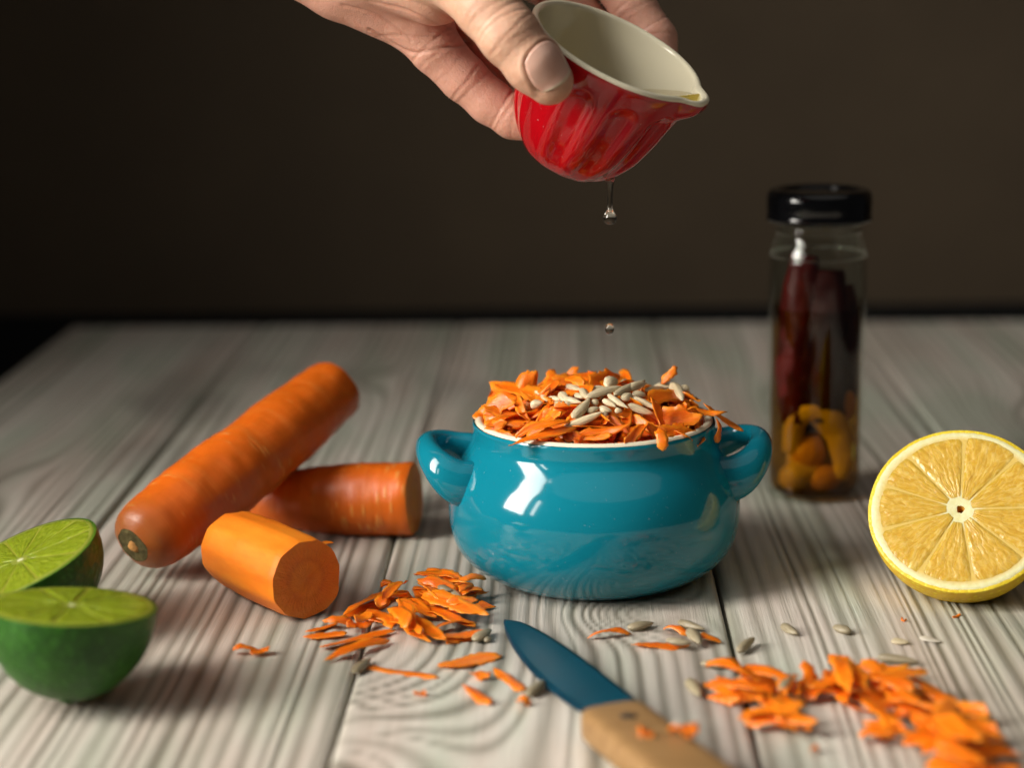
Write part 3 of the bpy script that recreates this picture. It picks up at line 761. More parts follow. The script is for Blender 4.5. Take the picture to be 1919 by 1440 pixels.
right_pile = [((5.92, -12.59, 0.00),(7.15, -14.03, 0.00),.5),((5.84, -13.80, 0.00),(6.63, -14.35, 0.00),.4),((6.20, -12.36, 0.00),(6.95, -13.41, 0.00),.5),((6.80, -12.72, 0.00),(7.69, -14.24, 0.00),.5),((7.35, -12.24, 0.00),(8.16, -13.87, 0.00),.5),
 ((6.56, -15.49, 0.00),(7.90, -14.80, 0.00),.5),((6.74, -16.21, 0.00),(8.42, -16.41, 0.00),.5),((7.78, -14.01, 0.00),(8.30, -16.75, 0.00),.5),((7.39, -15.30, 0.00),(8.00, -16.95, 0.00),.5),((8.18, -13.68, 0.00),(9.28, -12.54, 0.00),.5),
 ((8.69, -14.27, 0.00),(9.80, -13.74, 0.00),.6),((8.91, -13.51, 0.00),(10.21, -12.17, 0.00),.6),((9.71, -12.01, 0.00),(9.86, -14.68, 0.00),.6),((10.25, -11.62, 0.00),(11.83, -12.03, 0.00),.55),((10.13, -12.57, 0.00),(11.92, -13.03, 0.00),.65),
 ((9.66, -14.11, 0.00),(10.72, -15.26, 0.00),.6),((10.28, -13.75, 0.00),(11.51, -14.74, 0.00),.6),((10.14, -16.15, 0.00),(11.26, -16.71, 0.00),.55),((10.74, -15.08, 0.00),(12.25, -13.82, 0.00),.6),((10.94, -15.81, 0.00),(12.20, -14.76, 0.00),.6),
 ((11.72, -13.61, 0.00),(12.32, -15.50, 0.00),.55),((12.16, -14.20, 0.00),(12.97, -14.41, 0.00),.45),((12.00, -15.67, 0.00),(13.84, -15.73, 0.00),.55),((11.41, -16.89, 0.00),(12.84, -16.23, 0.00),.6),((10.91, -17.72, 0.00),(12.34, -17.26, 0.00),.55),
 ((11.27, -18.56, 0.00),(12.60, -17.61, 0.00),.6),((12.14, -16.91, 0.00),(13.38, -17.63, 0.00),.5),((12.56, -16.22, 0.00),(13.48, -16.95, 0.00),.5),((11.52, -18.89, 0.00),(12.73, -18.44, 0.00),.6),((12.24, -18.26, 0.00),(13.34, -18.62, 0.00),.5),
 ((12.61, -18.93, 0.00),(13.77, -18.47, 0.00),.45),((12.25, -19.08, 0.00),(13.90, -18.97, 0.00),.5),((10.01, -16.84, 0.00),(10.66, -17.38, 0.00),.5),((9.40, -13.10, 0.00),(10.60, -13.53, 0.00),.6),((10.25, -13.13, 0.00),(11.13, -14.12, 0.00),.6),
 ((10.88, -13.92, 0.00),(11.56, -15.80, 0.00),.6),((11.29, -15.06, 0.00),(12.15, -16.87, 0.00),.6),((11.82, -16.52, 0.00),(12.64, -18.24, 0.00),.6),((11.97, -17.72, 0.00),(12.47, -19.53, 0.00),.6),((12.16, -19.20, 0.00),(12.95, -20.16, 0.00),.6),
 ((11.20, -19.49, 0.00),(12.49, -20.00, 0.00),.6),((12.40, -19.84, 0.00),(13.74, -19.57, 0.00),.6),((8.03, -12.66, 0.00),(8.49, -14.41, 0.00),.5),((7.10, -14.37, 0.00),(7.76, -15.68, 0.00),.5),((9.74, -12.72, 0.00),(10.13, -15.02, 0.00),.6),
 ((10.47, -14.67, 0.00),(10.75, -16.83, 0.00),.6),((12.50, -16.19, 0.00),(12.47, -18.40, 0.00),.6),((11.35, -16.15, 0.00),(12.00, -17.55, 0.00),.6),((6.42, -13.00, 0.00),(7.17, -14.93, 0.00),.45),((11.34, -12.97, 0.00),(12.02, -14.53, 0.00),.55)]
def lay_pile(items, label, group, hmax):
    done = []
    for a, b, w in items:
        a, b = Vector(a), Vector(b); c = (a+b)/2
        near = sum(math.exp(-((c-q).length/0.75)**2) for q in done)
        z = min(0.10 + 0.17*near, hmax)
        t = R.uniform(-0.16, 0.16)*min(1, near)
        span(a+Vector((0, 0, z+t)), b+Vector((0, 0, z-t)), w*0.98, label, group, up=(R.uniform(-.4, .4), R.uniform(-.7, .2), 1), thick=R.uniform(0.7, 1.25))
        done.append(c)
def thicken(items, every, s):
    out = []
    for k, (a, b, w) in enumerate(items):
        if k % every: continue
        j = Vector((R.uniform(-s, s), R.uniform(-s, s), 0)); a, b = Vector(a), Vector(b)
        c = (a+b)/2; rot = Matrix.Rotation(R.uniform(-0.6, 0.6), 3, 'Z')
        out.append((c+j+rot @ (a-c), c+j+rot @ (b-c), w*R.uniform(0.85, 1.15)))
    return out
lay_pile(left_pile+thicken(left_pile[5:], 2, 0.3), LP, LG, 0.7)
lay_pile(right_pile+thicken(right_pile, 2, 0.35), RP, RG, 0.95)
span((8.83, -12.57, 0.75), (9.10, -13.71, 0.35), 0.45, 'carrot shred standing upright out of the right carrot pile', up=(.3, -.9, .2))
singles = [((-2.40, -10.80, 0.00),(-0.50, -9.77, 0.00),.85,'oval carrot shaving lying alone left of the knife blade'),((-4.84, -10.60, 0.00),(-2.43, -11.67, 0.00),.38,'long thin carrot strip alone in front of the left pile'),
 ((-1.38, -11.50, 0.00),(-0.88, -11.89, 0.00),.42,'small carrot crumb behind the slanted one, left of the knife'),((-1.51, -12.50, 0.00),(-0.89, -14.01, 0.00),.42,'short slanted carrot bit lying front left of the knife'),
 ((-0.59, -11.04, 0.00),(0.23, -12.92, 0.00),.42,'short wedge of carrot between oval shaving and knife edge'),((0.07, -13.89, 0.00),(0.37, -14.21, 0.00),.36,'tiny carrot crumb nearest the knife edge in front'),
 ((-3.10, -13.14, 0.00),(-2.72, -13.15, 0.00),.18,'faint flat carrot fleck on the grain arcs'),((2.40, -8.25, 0.00),(3.79, -7.89, 0.00),.3,'slim carrot sliver just right of the knife tip'),
 ((3.87, -8.98, 0.00),(5.52, -9.22, 0.00),.42,'flat carrot shred below the seeds in front of the bowl'),((4.94, -7.43, 0.00),(5.70, -8.10, 0.00),.32,'carrot shred partly under the upper seed by the plank gap'),
 ((5.94, -8.52, 0.00),(6.65, -8.90, 0.00),.36,'carrot shred end reaching the plank gap'),((7.89, -11.27, 0.00),(8.16, -11.70, 0.00),.36,'carrot crumb behind the right pile'),
 ((14.77, -6.56, 0.00),(15.09, -6.28, 0.00),.14,'tiny carrot sliver in front of the lemon'),((12.99, -6.78, 0.00),(13.17, -6.83, -0.00),.12,'tiny orange speck left of the sliver by the lemon'),
 ((8.27, -17.97, 0.00),(8.50, -17.98, 0.00),.3,'lone carrot crumb between knife handle and right pile'),((10.05, -6.38, 0.00),(10.04, -6.48, -0.00),.05,None)]
for a, b, w, lab in singles:
    if lab: span(Vector(a)+Vector((0, 0, .06)), Vector(b)+Vector((0, 0, .06)), w, lab, up=(R.uniform(-.15, .15), R.uniform(-.25, .1), 1))
span((-9.16, -9.22, 0.12), (-8.39, -9.35, 0.12), 0.36, 'left half of a torn carrot scrap in front of the peeled carrot', k=2)
span((-8.53, -9.60, 0.14), (-7.96, -9.14, 0.22), 0.42, 'right curled half of a torn carrot scrap before the peeled carrot', k=18)

# ------------------------------------------------------------------ carrots
def carrot(name, start, end, radii, label, noise_amp=0.07, bend=(0, 0), n=48, m_=70, mat=None, facets=0, seed=1.0, crown=False):
    """axis from start to end; local Z along it"""
    root = empty(name, (0, 0, 0), label, 'carrot')
    a, b = Vector(start), Vector(end); L = (b-a).length
    frame(root, a, b-a, (0.3, 0.2, 1))
    ts = [r[0] for r in radii]; rs = [r[1] for r in radii]
    V = []; cr = []
    def rr(t, ang):
        r = interp(ts, rs, t)
        if facets:
            k = 2*math.pi/facets; w = 0.35*nz(seed, math.floor(ang/k)*3.1)
            q = (ang+w*0.3) % k - k/2
            r *= math.cos(k/2)*0.9/math.cos(q) + 0.12 + 0.035*nz(seed+9, math.floor(ang/k)*1.7)
        z = t*L
        r += noise_amp*(nz(math.cos(ang)*1.1+seed, math.sin(ang)*1.1, z*0.55) + 0.45*nz(math.cos(ang)*2.5, math.sin(ang)*2.5+seed, z*1.7))
        if not facets: r += 0.018*nz(seed*3, math.cos(ang)*0.7, z*5.5)
        return r
    for k in range(m_+1):
        t = k/m_
        cx, cyy = bend[0]*math.sin(math.pi*t), bend[1]*math.sin(math.pi*t)
        for i in range(n):
            ang = 2*math.pi*i/n; r = rr(t, ang)
            V.append((cx+r*math.cos(ang), cyy+r*math.sin(ang), t*L)); cr.append(math.exp(-(t/0.085)**2) if crown else 0.0)
    Fc = [(k*n+i, k*n+(i+1) % n, (k+1)*n+(i+1) % n, (k+1)*n+i) for k in range(m_) for i in range(n)]
    obj('body', V, Fc, mat or SKIN_C, root, attrs={'crown': cr})
    def cap(t, sgn, mat_, nm, bulge=0.05, lip=0.0, rings=16, inset=0.985):
        VV = []; FF = []
        for q in range(rings+1):
            s_ = q/rings
            for i in range(n):
                ang = 2*math.pi*i/n; r = rr(t, ang)*s_*inset
                h = sgn*(bulge*(1-s_**3)) + (0.035*nz(r*math.cos(ang)*2+seed, r*math.sin(ang)*2, 5) + 0.03*nz(r*math.cos(ang)*6+seed, r*math.sin(ang)*6, 8))*(1 if s_ < 1 else 0)
                if lip: h += lip*math.exp(-((ang-1.9)/0.35)**2)*s_**6
                VV.append((r*math.cos(ang), r*math.sin(ang), h))
        for q in range(rings):
            for i in range(n):
                j = (i+1) % n
                f4 = (q*n+i, q*n+j, (q+1)*n+j, (q+1)*n+i)
                FF.append(f4 if sgn < 0 else f4[::-1])
        o = obj(nm, VV, FF, mat_, root); o.location = (0, 0, (t*L)*CM)
        return o
    return root, cap, L, rr

A0, A1 = (-13.70, -1.74, 1.42), (-7.08, 7.20, 5.22)
ra, capa, LA, rra = carrot('carrot', A0, A1, [(0, 0.70), (0.010, 0.98), (0.03, 1.22), (0.07, 1.38), (0.2, 1.49), (0.4, 1.54), (0.7, 1.49), (0.9, 1.36), (0.97, 1.31), (1, 1.24)],
    'unpeeled carrot with brown stem scar propped up on another carrot', 0.085, (0.0, 0.12), seed=2.3, crown=True)
STEM = mat_plain('stem_scar', (0.075, 0.06, 0.022), 0.85, 0.2, 220, 0.6, 0.6, 500, 0.001)
capa(0.0, -1, STEM, 'stem_scar', 0.02)
V, Fc = lathe([(0.0, -0.10), (0.12, -0.09), (0.22, -0.05), (0.27, 0.03), (0.27, 0.2)], 20, lambda r, z, a: r*(1+0.12*math.cos(3*a)))
obj('stem_core', V, Fc, mat_plain('stem_core', (0.42, 0.2, 0.06), 0.8, 0.2, 200, 0.3, 0.4, 500, 0.001), ra)
capa(1.0, 1, CUT, 'cut_face', 0.10)
# the broken step at the far end
V, Fc = sweep(catmull([(0.1, -0.50, LA-0.7), (0.12, -0.52, LA-0.2), (0.13, -0.53, LA+0.42)], 12), lambda t, a: (0.74*(1-0.12*t), 0.66*(1-0.15*t)), 20)
obj('broken_end', V, Fc, CUT, ra)

rb, capb, LB, rrb = carrot('carrot', (-3.86, 4.15, 1.45), (-10.78, 5.49, 1.10), [(0, 1.40), (0.03, 1.45), (0.3, 1.44), (0.6, 1.3), (0.85, 1.05), (0.95, 0.8), (1, 0.5)],
    'unpeeled carrot piece lying under the propped carrot, cut end facing the bowl', 0.07, seed=5.1)
capb(0.0, -1, CUT, 'cut_face', 0.06); capb(1.0, 1, SKIN_C, 'root_tip', 0.2)

rc, capc, LC, rrc = carrot('carrot', (-7.08, -5.75, 1.38), (-10.29, -1.69, 1.42), [(0, 1.36), (0.05, 1.40), (0.5, 1.43), (0.85, 1.36), (0.95, 1.28), (1, 1.12)],
    'short peeled carrot chunk with faceted sides in front of the other carrots', 0.02, mat=PEELED, facets=11, seed=7.7)
capc(0.0, -1, CUT, 'cut_face', 0.03, lip=-0.16, inset=1.0); capc(1.0, 1, CUT, 'cut_face', 0.10)
# torn flap of flesh left on the cut edge
V, Fc = shred_mesh(140); V = [(x*0.35, y*0.5, z*0.5) for x, y, z in V]
fl = obj('torn_flap', V, Fc, PEELED, rc)
fl.parent = None
fl.matrix_world = shred_matrix((-6.65, -4.16, 2.20), (1, -0.15, 0.02), (0, -.3, 1), 1.0, 1.0)
fl.parent = rc; fl.matrix_parent_inverse = rc.matrix_world.inverted()

# ------------------------------------------------------------------ citrus
def citrus(name, origin, normal, xhint, Rr, Lh, zest, pith_w, nseg, mats, label, cat, seed, nub=0.25, core_r=0.3, cavity=True, oval=1.0):
    peel_m, zest_m, pith_m, flesh_m, core_m = mats
    r_ = random.Random(seed)
    root = empty(name, (0, 0, 0), label, cat); frame(root, origin, normal, xhint)
    prof = []
    for k in range(30):
        t = k/29*math.pi/2*0.985
        r = Rr*math.cos(t)**0.92; z = -Lh*math.sin(t)
        prof.append((r, z))
    last = prof[-1]
    prof += [(max(0.24, last[0]*0.9), -Lh-0.02), (0.22, -Lh-nub*0.7), (0.13, -Lh-nub), (0.0, -Lh-nub*1.02)]
    def rf(r, z, a): return r*(1+0.012*nz(math.cos(a)*1.4+seed, math.sin(a)*1.4, z*0.8)+0.004*nz(math.cos(a)*5, math.sin(a)*5+seed, z*3))
    V, Fc = lathe(prof, 80, rf); obj('peel', V, [q[::-1] for q in Fc], peel_m, root)
    V, Fc = lathe([(Rr, 0.0), (Rr-0.02, 0.018), (Rr-zest-0.08, 0.01)], 80, lambda r, z, a: rf(r, 0, a)); obj('zest', V, Fc, zest_m, root)
    # pith disc with an uneven outer edge and a hollow middle
    def pf(r, z, a):
        if r > Rr-zest-0.05: return rf(r, 0, a) + 0.035*nz(math.cos(a)*22, math.sin(a)*22, seed) + 0.02*nz(math.cos(a)*50, math.sin(a)*50, seed)
        if r < core_r*1.2: return r*(1+0.45*nz(math.cos(a)*1.8, math.sin(a)*1.8, seed+z))
        return r
    cav = [(core_r*0.42, 0.02), (core_r*0.3, -0.12), (core_r*0.2, -0.45), (0.01, -0.5)] if cavity else [(core_r*0.6, 0.04), (0.0, 0.04)]
    V, Fc = lathe([(Rr-zest, 0.0), (Rr-zest-0.03, 0.03), (Rr-zest-0.15, 0.035), (Rr*0.6, 0.03), (core_r*1.1, 0.04)] + cav[:1], 160, pf); obj('pith', V, Fc, pith_m, root)
    V, Fc = lathe(cav, 60, lambda r, z, a: pf(r, z, a)*1.02); obj('core', V, Fc, core_m, root)
    # segments
    w = [1+r_.uniform(-0.22, 0.22) for _ in range(nseg)]; tot = sum(w); a0 = r_.uniform(0, 6.28)
    Ro = Rr-zest-pith_w; memb = 0.012
    N, Mq = 14, 16
    for k in range(nseg):
        aw = w[k]/tot*2*math.pi; ac = a0+aw/2; a0 += aw
        rin = core_r*r_.uniform(0.95, 1.35); rout = Ro*r_.uniform(0.97, 1.01)
        VV = []; FF = []
        for j in range(Mq+1):
            for i in range(N+1):
                uu, vv = i/N*2-1, j/Mq*2-1
                e = max(abs(uu), abs(vv))
                kk = 0.14
                x = uu*math.sqrt(1-kk*vv*vv*(1 if vv > 0 else 0.6)/2*1.0); y = vv*math.sqrt(1-kk*uu*uu/2*(1.0 if vv > 0 else 0.2))
                r = (rin+rout)/2 + y*(rout-rin)/2
                half = max(0.02, (aw/2*r-memb)/r)
                ang = ac + x*half
                h = 0.036 + 0.035*(1-e**7) + 0.018*nz(r*math.cos(ang)*4+seed, r*math.sin(ang)*4, k)
                if e > 0.999: h = 0.02
                VV.append((r*math.cos(ang)*1.0, r*math.sin(ang), h))
        for j in range(Mq):
            for i in range(N):
                q = j*(N+1)+i; FF.append((q, q+1, q+N+2, q+N+1))
        obj('segment', VV, FF, flesh_m, root)
    return root

LEMON_PEEL = mat_citrus_peel('lemon_peel', (0.70, 0.43, 0.010), (0.78, 0.52, 0.018), 420, 0.35)
LEMON_ZEST = mat_citrus_peel('lemon_zest_edge', (0.66, 0.46, 0.015), (0.80, 0.64, 0.06), 900, 0.3)
LEMON_PITH = mat_pith('lemon_pith', (0.78, 0.75, 0.44), (0.70, 0.66, 0.30), (0.70, 0.47, 0.085), 0.029)
LEMON_FLESH = mat_citrus_flesh('lemon_flesh', (0.52, 0.29, 0.022), (0.66, 0.41, 0.05), (0.80, 0.62, 0.20), 0.5)
LEMON_CORE = mat_plain('lemon_core', (0.55, 0.26, 0.03), 0.5, 0.4, 200, 0.3, 0.3, 600)
ln = (-V_F)*math.cos(rad(33)) + (V_R*-0.40 + V_U*0.9)*math.sin(rad(33))
citrus('lemon', (15.48, -4.12, 3.10), ln, (1, 0, 0), 3.15, 3.5, 0.10, 0.16, 9, (LEMON_PEEL, LEMON_ZEST, LEMON_PITH, LEMON_FLESH, LEMON_CORE),
       'yellow lemon half resting on its peel, juicy cut face towards the camera', 'lemon', 5, core_r=0.33)
LIME_PEEL = mat_citrus_peel('lime_peel', (0.009, 0.056, 0.002), (0.024, 0.115, 0.004), 430, 0.6)
LIME_ZEST = mat_citrus_peel('lime_zest_edge', (0.03, 0.10, 0.006), (0.09, 0.18, 0.012), 700, 0.3)
LIME_PITH = mat_pith('lime_pith', (0.24, 0.27, 0.03), (0.19, 0.23, 0.018), (0.25, 0.26, 0.018), 0.0247)
LIME_FLESH = mat_citrus_flesh('lime_flesh', (0.165, 0.22, 0.008), (0.23, 0.295, 0.014), (0.36, 0.42, 0.05), 0.35)
LIME_CORE = mat_plain('lime_core', (0.66, 0.68, 0.42), 0.6, 0.3, 300, 0.2, 0.3, 600)
LM = (LIME_PEEL, LIME_ZEST, LIME_PITH, LIME_FLESH, LIME_CORE)
l1n = Vector((0.07, -0.02, 1)) + V_F*0.12
citrus('lime', (-13.34, -13.30, 3.06), l1n, (1, 0, 0), 2.56, 2.82, 0.08, 0.05, 10, LM, 'dark green lime half standing cut side up at the front left', 'lime', 8, nub=0.18, core_r=0.18, cavity=False)
l2n = (V_R*-0.36 + V_U*0.92)*0.93 + V_F*-0.33
citrus('lime', (-16.43, -6.99, 2.55), l2n, (1, 0, 0), 2.72, 2.55, 0.08, 0.05, 10, LM, 'lime half tilted with pale cut face up, behind the upright lime half', 'lime', 9, nub=0.2, core_r=0.18, cavity=False)

# ------------------------------------------------------------------ the jar of chilli oil
JX, JY = 12.5, 9.45
GLASS = mat_clear('jar_glass', (0.93, 0.95, 0.93), 0.03, 1.38)
jar = empty('jar', (JX, JY, 0), 'tall clear glass jar with black screw lid holding dark oil', 'jar')
op = [(0.0, 0.12), (1.5, 0.10), (1.75, 0.0), (1.9, 0.12), (1.97, 0.4), (1.93, 0.8), (1.96, 1.3), (1.98, 4), (1.99, 9.6), (1.97, 10.05), (1.88, 10.45), (1.77, 10.75), (1.73, 10.95), (1.79, 11.05), (1.79, 11.15), (1.72, 11.25), (1.72, 11.9)]
ip = [(1.58, 11.9), (1.58, 10.9), (1.63, 10.6), (1.76, 10.2), (1.82, 9.7), (1.82, 0.7), (1.74, 0.32), (1.4, 0.2), (0.0, 0.18)]
V, Fc = lathe([(p.x if p.x > 0 else 0, p.z) for p in catmull([(r, 0, z) for r, z in op], 70)] + ip, 64); obj('glass', V, Fc, GLASS, jar)
BLACK = mat_plain('black_lid_paint', (0.003, 0.003, 0.0035), 0.12, 0.5, 80, 0.2, 0.03, 200)
lp = [(0.0, 12.60), (1.4, 12.60), (1.6, 12.68), (1.86, 12.74), (2.02, 12.66), (2.11, 12.45), (2.12, 12.1), (2.10, 11.75), (2.13, 11.6), (2.08, 11.47), (1.95, 11.45), (1.9, 11.6)]
V, Fc = lathe([(max(p.x, 0), p.z) for p in catmull([(r, 0, z) for r, z in lp], 60)], 72); obj('lid', V, [q[::-1] for q in Fc], BLACK, jar)
OIL = mat_clear('dark_oil', (0.70, 0.46, 0.11), 0.02, 1.06, 0.6)
V, Fc = lathe([(0.0, 0.20), (1.4, 0.21), (1.75, 0.32), (1.83, 0.7), (1.815, 7.86), (1.79, 7.92), (0.0, 7.9)], 48)
oil = obj('oil', V, Fc, OIL); oil.location = (JX*CM, JY*CM, 0)
tag(oil, 'dark amber oil filling the lower two thirds of the jar', 'oil')
CHILI = mat_plain('dried_chilli', (0.075, 0.005, 0.003), 0.4, 0.15, 90, 0.5, 0.5, 160, 0.002)
CHILI2 = mat_plain('dark_chilli', (0.030, 0.004, 0.0025), 0.5, 0.04, 90, 0.5, 0.5, 160, 0.002)
CHILI3 = mat_plain('brown_chilli', (0.045, 0.011, 0.005), 0.5, 0.08, 90, 0.5, 0.4, 160, 0.002)
def pod(pts, r0, label, mat_, seed):
    path = catmull([(JX+x, JY+y, z) for x, y, z in pts], 30)
    V, Fc = sweep(path, lambda t, a: r0*(0.25+0.75*math.sin(math.pi*min(1, 0.2+t*0.7))**0.5)*(1+0.16*nz(math.cos(a)*1.5+seed, math.sin(a)*1.5, t*7)), 20)
    tag(obj('chilli_pepper', V, Fc, mat_), label, 'chilli')
pod([(-0.85, -0.55, 3.3), (-0.9, -0.6, 5.5), (-0.8, -0.5, 8.0), (-0.6, -0.4, 10.1)], 0.80, 'glossy red chilli reaching above the oil in the jar', CHILI, 1)
pod([(0.3, -0.75, 3.4), (0.2, -0.8, 5.2), (0.3, -0.7, 7.6), (0.4, -0.5, 9.5)], 0.95, 'dark brown chilli in the middle of the jar', CHILI2, 2)
pod([(1.05, -0.1, 3.9), (1.0, -0.2, 6.0), (0.95, -0.1, 8.8)], 0.76, 'dull brown chilli leaning at the right inside of the jar', CHILI3, 3)
pod([(-0.2, 0.6, 2.6), (-0.3, 0.55, 5.0), (-0.2, 0.55, 7.6)], 1.15, 'dark chilli behind the others inside the jar oil', CHILI2, 4)
pod([(-0.35, -0.95, 3.9), (-0.4, -1.0, 5.4), (-0.3, -0.95, 7.5)], 0.6, 'short dark red chilli pressed to the front of the jar', CHILI2, 6)
LPEEL = mat_plain('preserved_peel', (0.90, 0.68, 0.10), 0.4, 0.2, 70, 0.3, 0.4, 260, 0.001)
path = catmull([(JX-1.05, JY-0.6, 2.0), (JX-0.95, JY-0.85, 3.2), (JX-0.3, JY-1.15, 3.75), (JX+0.45, JY-1.1, 3.3), (JX+0.9, JY-0.9, 2.5), (JX+1.05, JY-0.85, 1.5), (JX+0.9, JY-0.85, 0.9)], 40)
V, Fc = sweep(path, lambda t, a: ((0.36+0.26*math.sin(math.pi*t)**2)*(1+0.35*nz(t*5, math.cos(a), math.sin(a))), 0.34+0.14*nz(t*7, 3.3)), 18)
tag(obj('citrus_peel', V, Fc, LPEEL), 'curled yellow peel arching in the lower part of the jar', 'peel')
def clove(c, axis, L, r0, label, mat_, seed):
    path = [Vector(c)+Vector(axis).normalized()*L*(k/16-0.5) for k in range(17)]
    V, Fc = sweep(path, lambda t, a: r0*max(0.06, math.sin(math.pi*min(1, t**0.75))**0.7)*(1+0.1*nz(math.cos(a)+seed, math.sin(a), t*3)), 18)
    tag(obj('garlic_clove', V, Fc, mat_), label, 'garlic')
GARL = mat_plain('oil_garlic', (0.80, 0.66, 0.30), 0.35, 0.5, 60, 0.25, 0.2, 200, 0.001)
GARL2 = mat_plain('amber_garlic', (0.75, 0.42, 0.08), 0.35, 0.5, 60, 0.3, 0.2, 200, 0.001)
clove((JX-0.65, JY-0.75, 1.05), (0.9, 0, 0.35), 1.9, 0.62, 'pale garlic clove lying at the bottom left of the jar', GARL, 3)
clove((JX-0.3, JY-0.5, 2.0), (0.5, 0.1, 1), 1.7, 0.7, 'amber garlic clove framed by the curled peel in the jar', GARL2, 5)
clove((JX+0.45, JY-0.75, 0.9), (1, 0.4, 0.1), 1.8, 0.55, 'brown garlic clove at the bottom right of the jar', GARL2, 7)
clove((JX+1.15, JY-0.6, 4.0), (0.1, 0.0, 1), 1.5, 0.45, 'amber slice against the right wall of the jar above the peel', GARL2, 9)
clove((JX+0.1, JY+0.5, 1.4), (1, -0.4, 0.3), 2.4, 0.95, 'garlic clove at the back of the jar bottom behind the peel', GARL, 11)

# ------------------------------------------------------------------ the knife
knife = empty('knife', (2.88, -13.90, 0.00), 'small knife with blue blade and wooden handle lying on the table', 'knife')
BLUE = mat_plain('blue_blade_coating', (0.003, 0.034, 0.058), 0.3, 0.35, 50, 0.2, 0.05, 900, 0.0002)
sp_ = [(-0.36, -6.71, 0.16), (0.18, -7.01, 0.18), (0.79, -8.00, 0.22), (1.54, -9.65, 0.30), (2.32, -11.61, 0.38), (2.97, -13.46, 0.46), (3.45, -14.82, 0.52), (3.64, -15.50, 0.55)]
ce_ = [(-0.38, -6.76, 0.10), (-0.29, -7.88, 0.08), (-0.03, -9.43, 0.08), (0.48, -11.46, 0.10), (1.08, -13.33, 0.16), (1.66, -14.82, 0.24), (2.14, -15.84, 0.34), (2.36, -16.28, 0.38)]
ko = knife.location/CM
V = []; Fc = []
S_, C_ = catmull(sp_, 28), catmull(ce_, 28)
for side in (1, -1):
    for a, b in zip(S_, C_):
        for k, q in enumerate((0, 0.08, 0.45, 0.86, 0.86, 1.0)):
            th_ = [0.075, 0.09, 0.085, 0.075, 0.075, 0.004][k]
            v = a.lerp(b, q) + Vector((0, 0, side*th_/2)) - ko
            V.append(tuple(v))
n_, w_ = 28, 6; N = n_*w_
for i in range(n_-1):
    for j in range(w_-1):
        if j == 3: continue
        a = i*w_+j
        Fc.append((a, a+1, a+w_+1, a+w_)); Fc.append((N+a, N+a+w_, N+a+w_+1, N+a+1))
    a = i*w_; Fc.append((a, a+w_, N+a+w_, N+a)); a = i*w_+w_-1; Fc.append((a, N+a, N+a+w_, a+w_))
for e in (0, n_-1):
    for j in range(w_-1):
        a = e*w_+j; Fc.append((a, a+1, N+a+1, N+a))
obj('blade', V, Fc, BLUE, knife)
hs, he = Vector((2.70, -16.50, 1.05)), Vector((4.64, -21.29, 1.05)); hd = (he-hs); hd.z = 0; hd.normalize(); hside = Vector((-hd.y, hd.x, 0))
V = []; n_ = 28; stations = [(-0.02, 0.55, 0.40), (0.03, 0.80, 0.46), (0.12, 0.97, 0.50), (0.35, 1.04, 0.52), (1.5, 1.05, 0.52), (3.5, 1.08, 0.53), (6, 1.15, 0.54), (8.5, 1.18, 0.54), (9.7, 1.1, 0.52), (10.1, 0.9, 0.46), (10.25, 0.5, 0.32)]
for (s_, hw, hh) in stations:
    for i in range(n_):
        a = 2*math.pi*i/n_; c, sn = math.cos(a), math.sin(a)
        x = math.copysign(abs(c)**0.42, c)*hw; z = math.copysign(abs(sn)**0.42, sn)*hh
        V.append(tuple(hs + hd*s_ + hside*x + Vector((0, 0, z-0.52+0.02)) - ko))
Fc = [(k*n_+i, k*n_+(i+1) % n_, (k+1)*n_+(i+1) % n_, (k+1)*n_+i) for k in range(len(stations)-1) for i in range(n_)]
Fc += [tuple(range(n_-1, -1, -1)), tuple(range((len(stations)-1)*n_, len(stations)*n_))]
hw_ = obj('handle', V, Fc, mat_handle_wood(), knife)
PIN = mat_plain('dark_pin', (0.03, 0.026, 0.024), 0.45, 0.5)
for s_ in (1.25, 4.9, 8.2):
    c = hs + hd*s_ + Vector((0, 0, 0.0)) - ko
    V, Fc = lathe([(0.0, 0.03), (0.24, 0.028), (0.28, 0.0), (0.28, -0.2)], 24)
    V = [(x+c.x, y*0.8+c.y, z+c.z) for x, y, z in V]
    obj('pin', V, Fc, PIN, hw_)
span((3.37, -18.75, 1.14), (3.71, -19.29, 1.14), 0.38, 'left carrot crumb stuck on the wooden knife handle', thick=2.2)
span((4.25, -19.08, 1.14), (4.90, -19.38, 1.16), 0.5, 'right larger carrot crumb stuck on the wooden knife handle', thick=2.2)

# ------------------------------------------------------------------ the red cup
CUP_A = Vector((0.4167, -0.2998, 0.8582)).normalized()
_s = Vector((0.8872, -0.0695, -0.4551)); _s = (_s - CUP_A*_s.dot(CUP_A)).normalized()
_n3 = CUP_A.cross(_s)
if _n3.y > 0: _n3 = -_n3
CUP_S = (_s*math.cos(rad(13.5)) + _n3*math.sin(rad(13.5))).normalized()
CUP_T = CUP_A.cross(CUP_S)
CUP_O = Vector((3.79, -1.00, 18.86))
cup = empty('cup', (0, 0, 0), 'small red fluted ceramic pouring cup with cream inside, tilted in the hand', 'cup'); frame(cup, CUP_O, CUP_A, CUP_S)
CD = [0.0, 0.15, 0.5, 1.0, 1.75, 2.5, 3.35, 4.0, 4.4, 4.62]
CR = [3.22, 3.25, 3.2, 3.08, 2.92, 2.74, 2.46, 2.08, 1.72, 1.45]
CD = [d*0.985 for d in CD]
def cup_rout(d): return np.interp(d, CD, CR)
def wrap(a): return (a+math.pi) % (2*math.pi) - math.pi
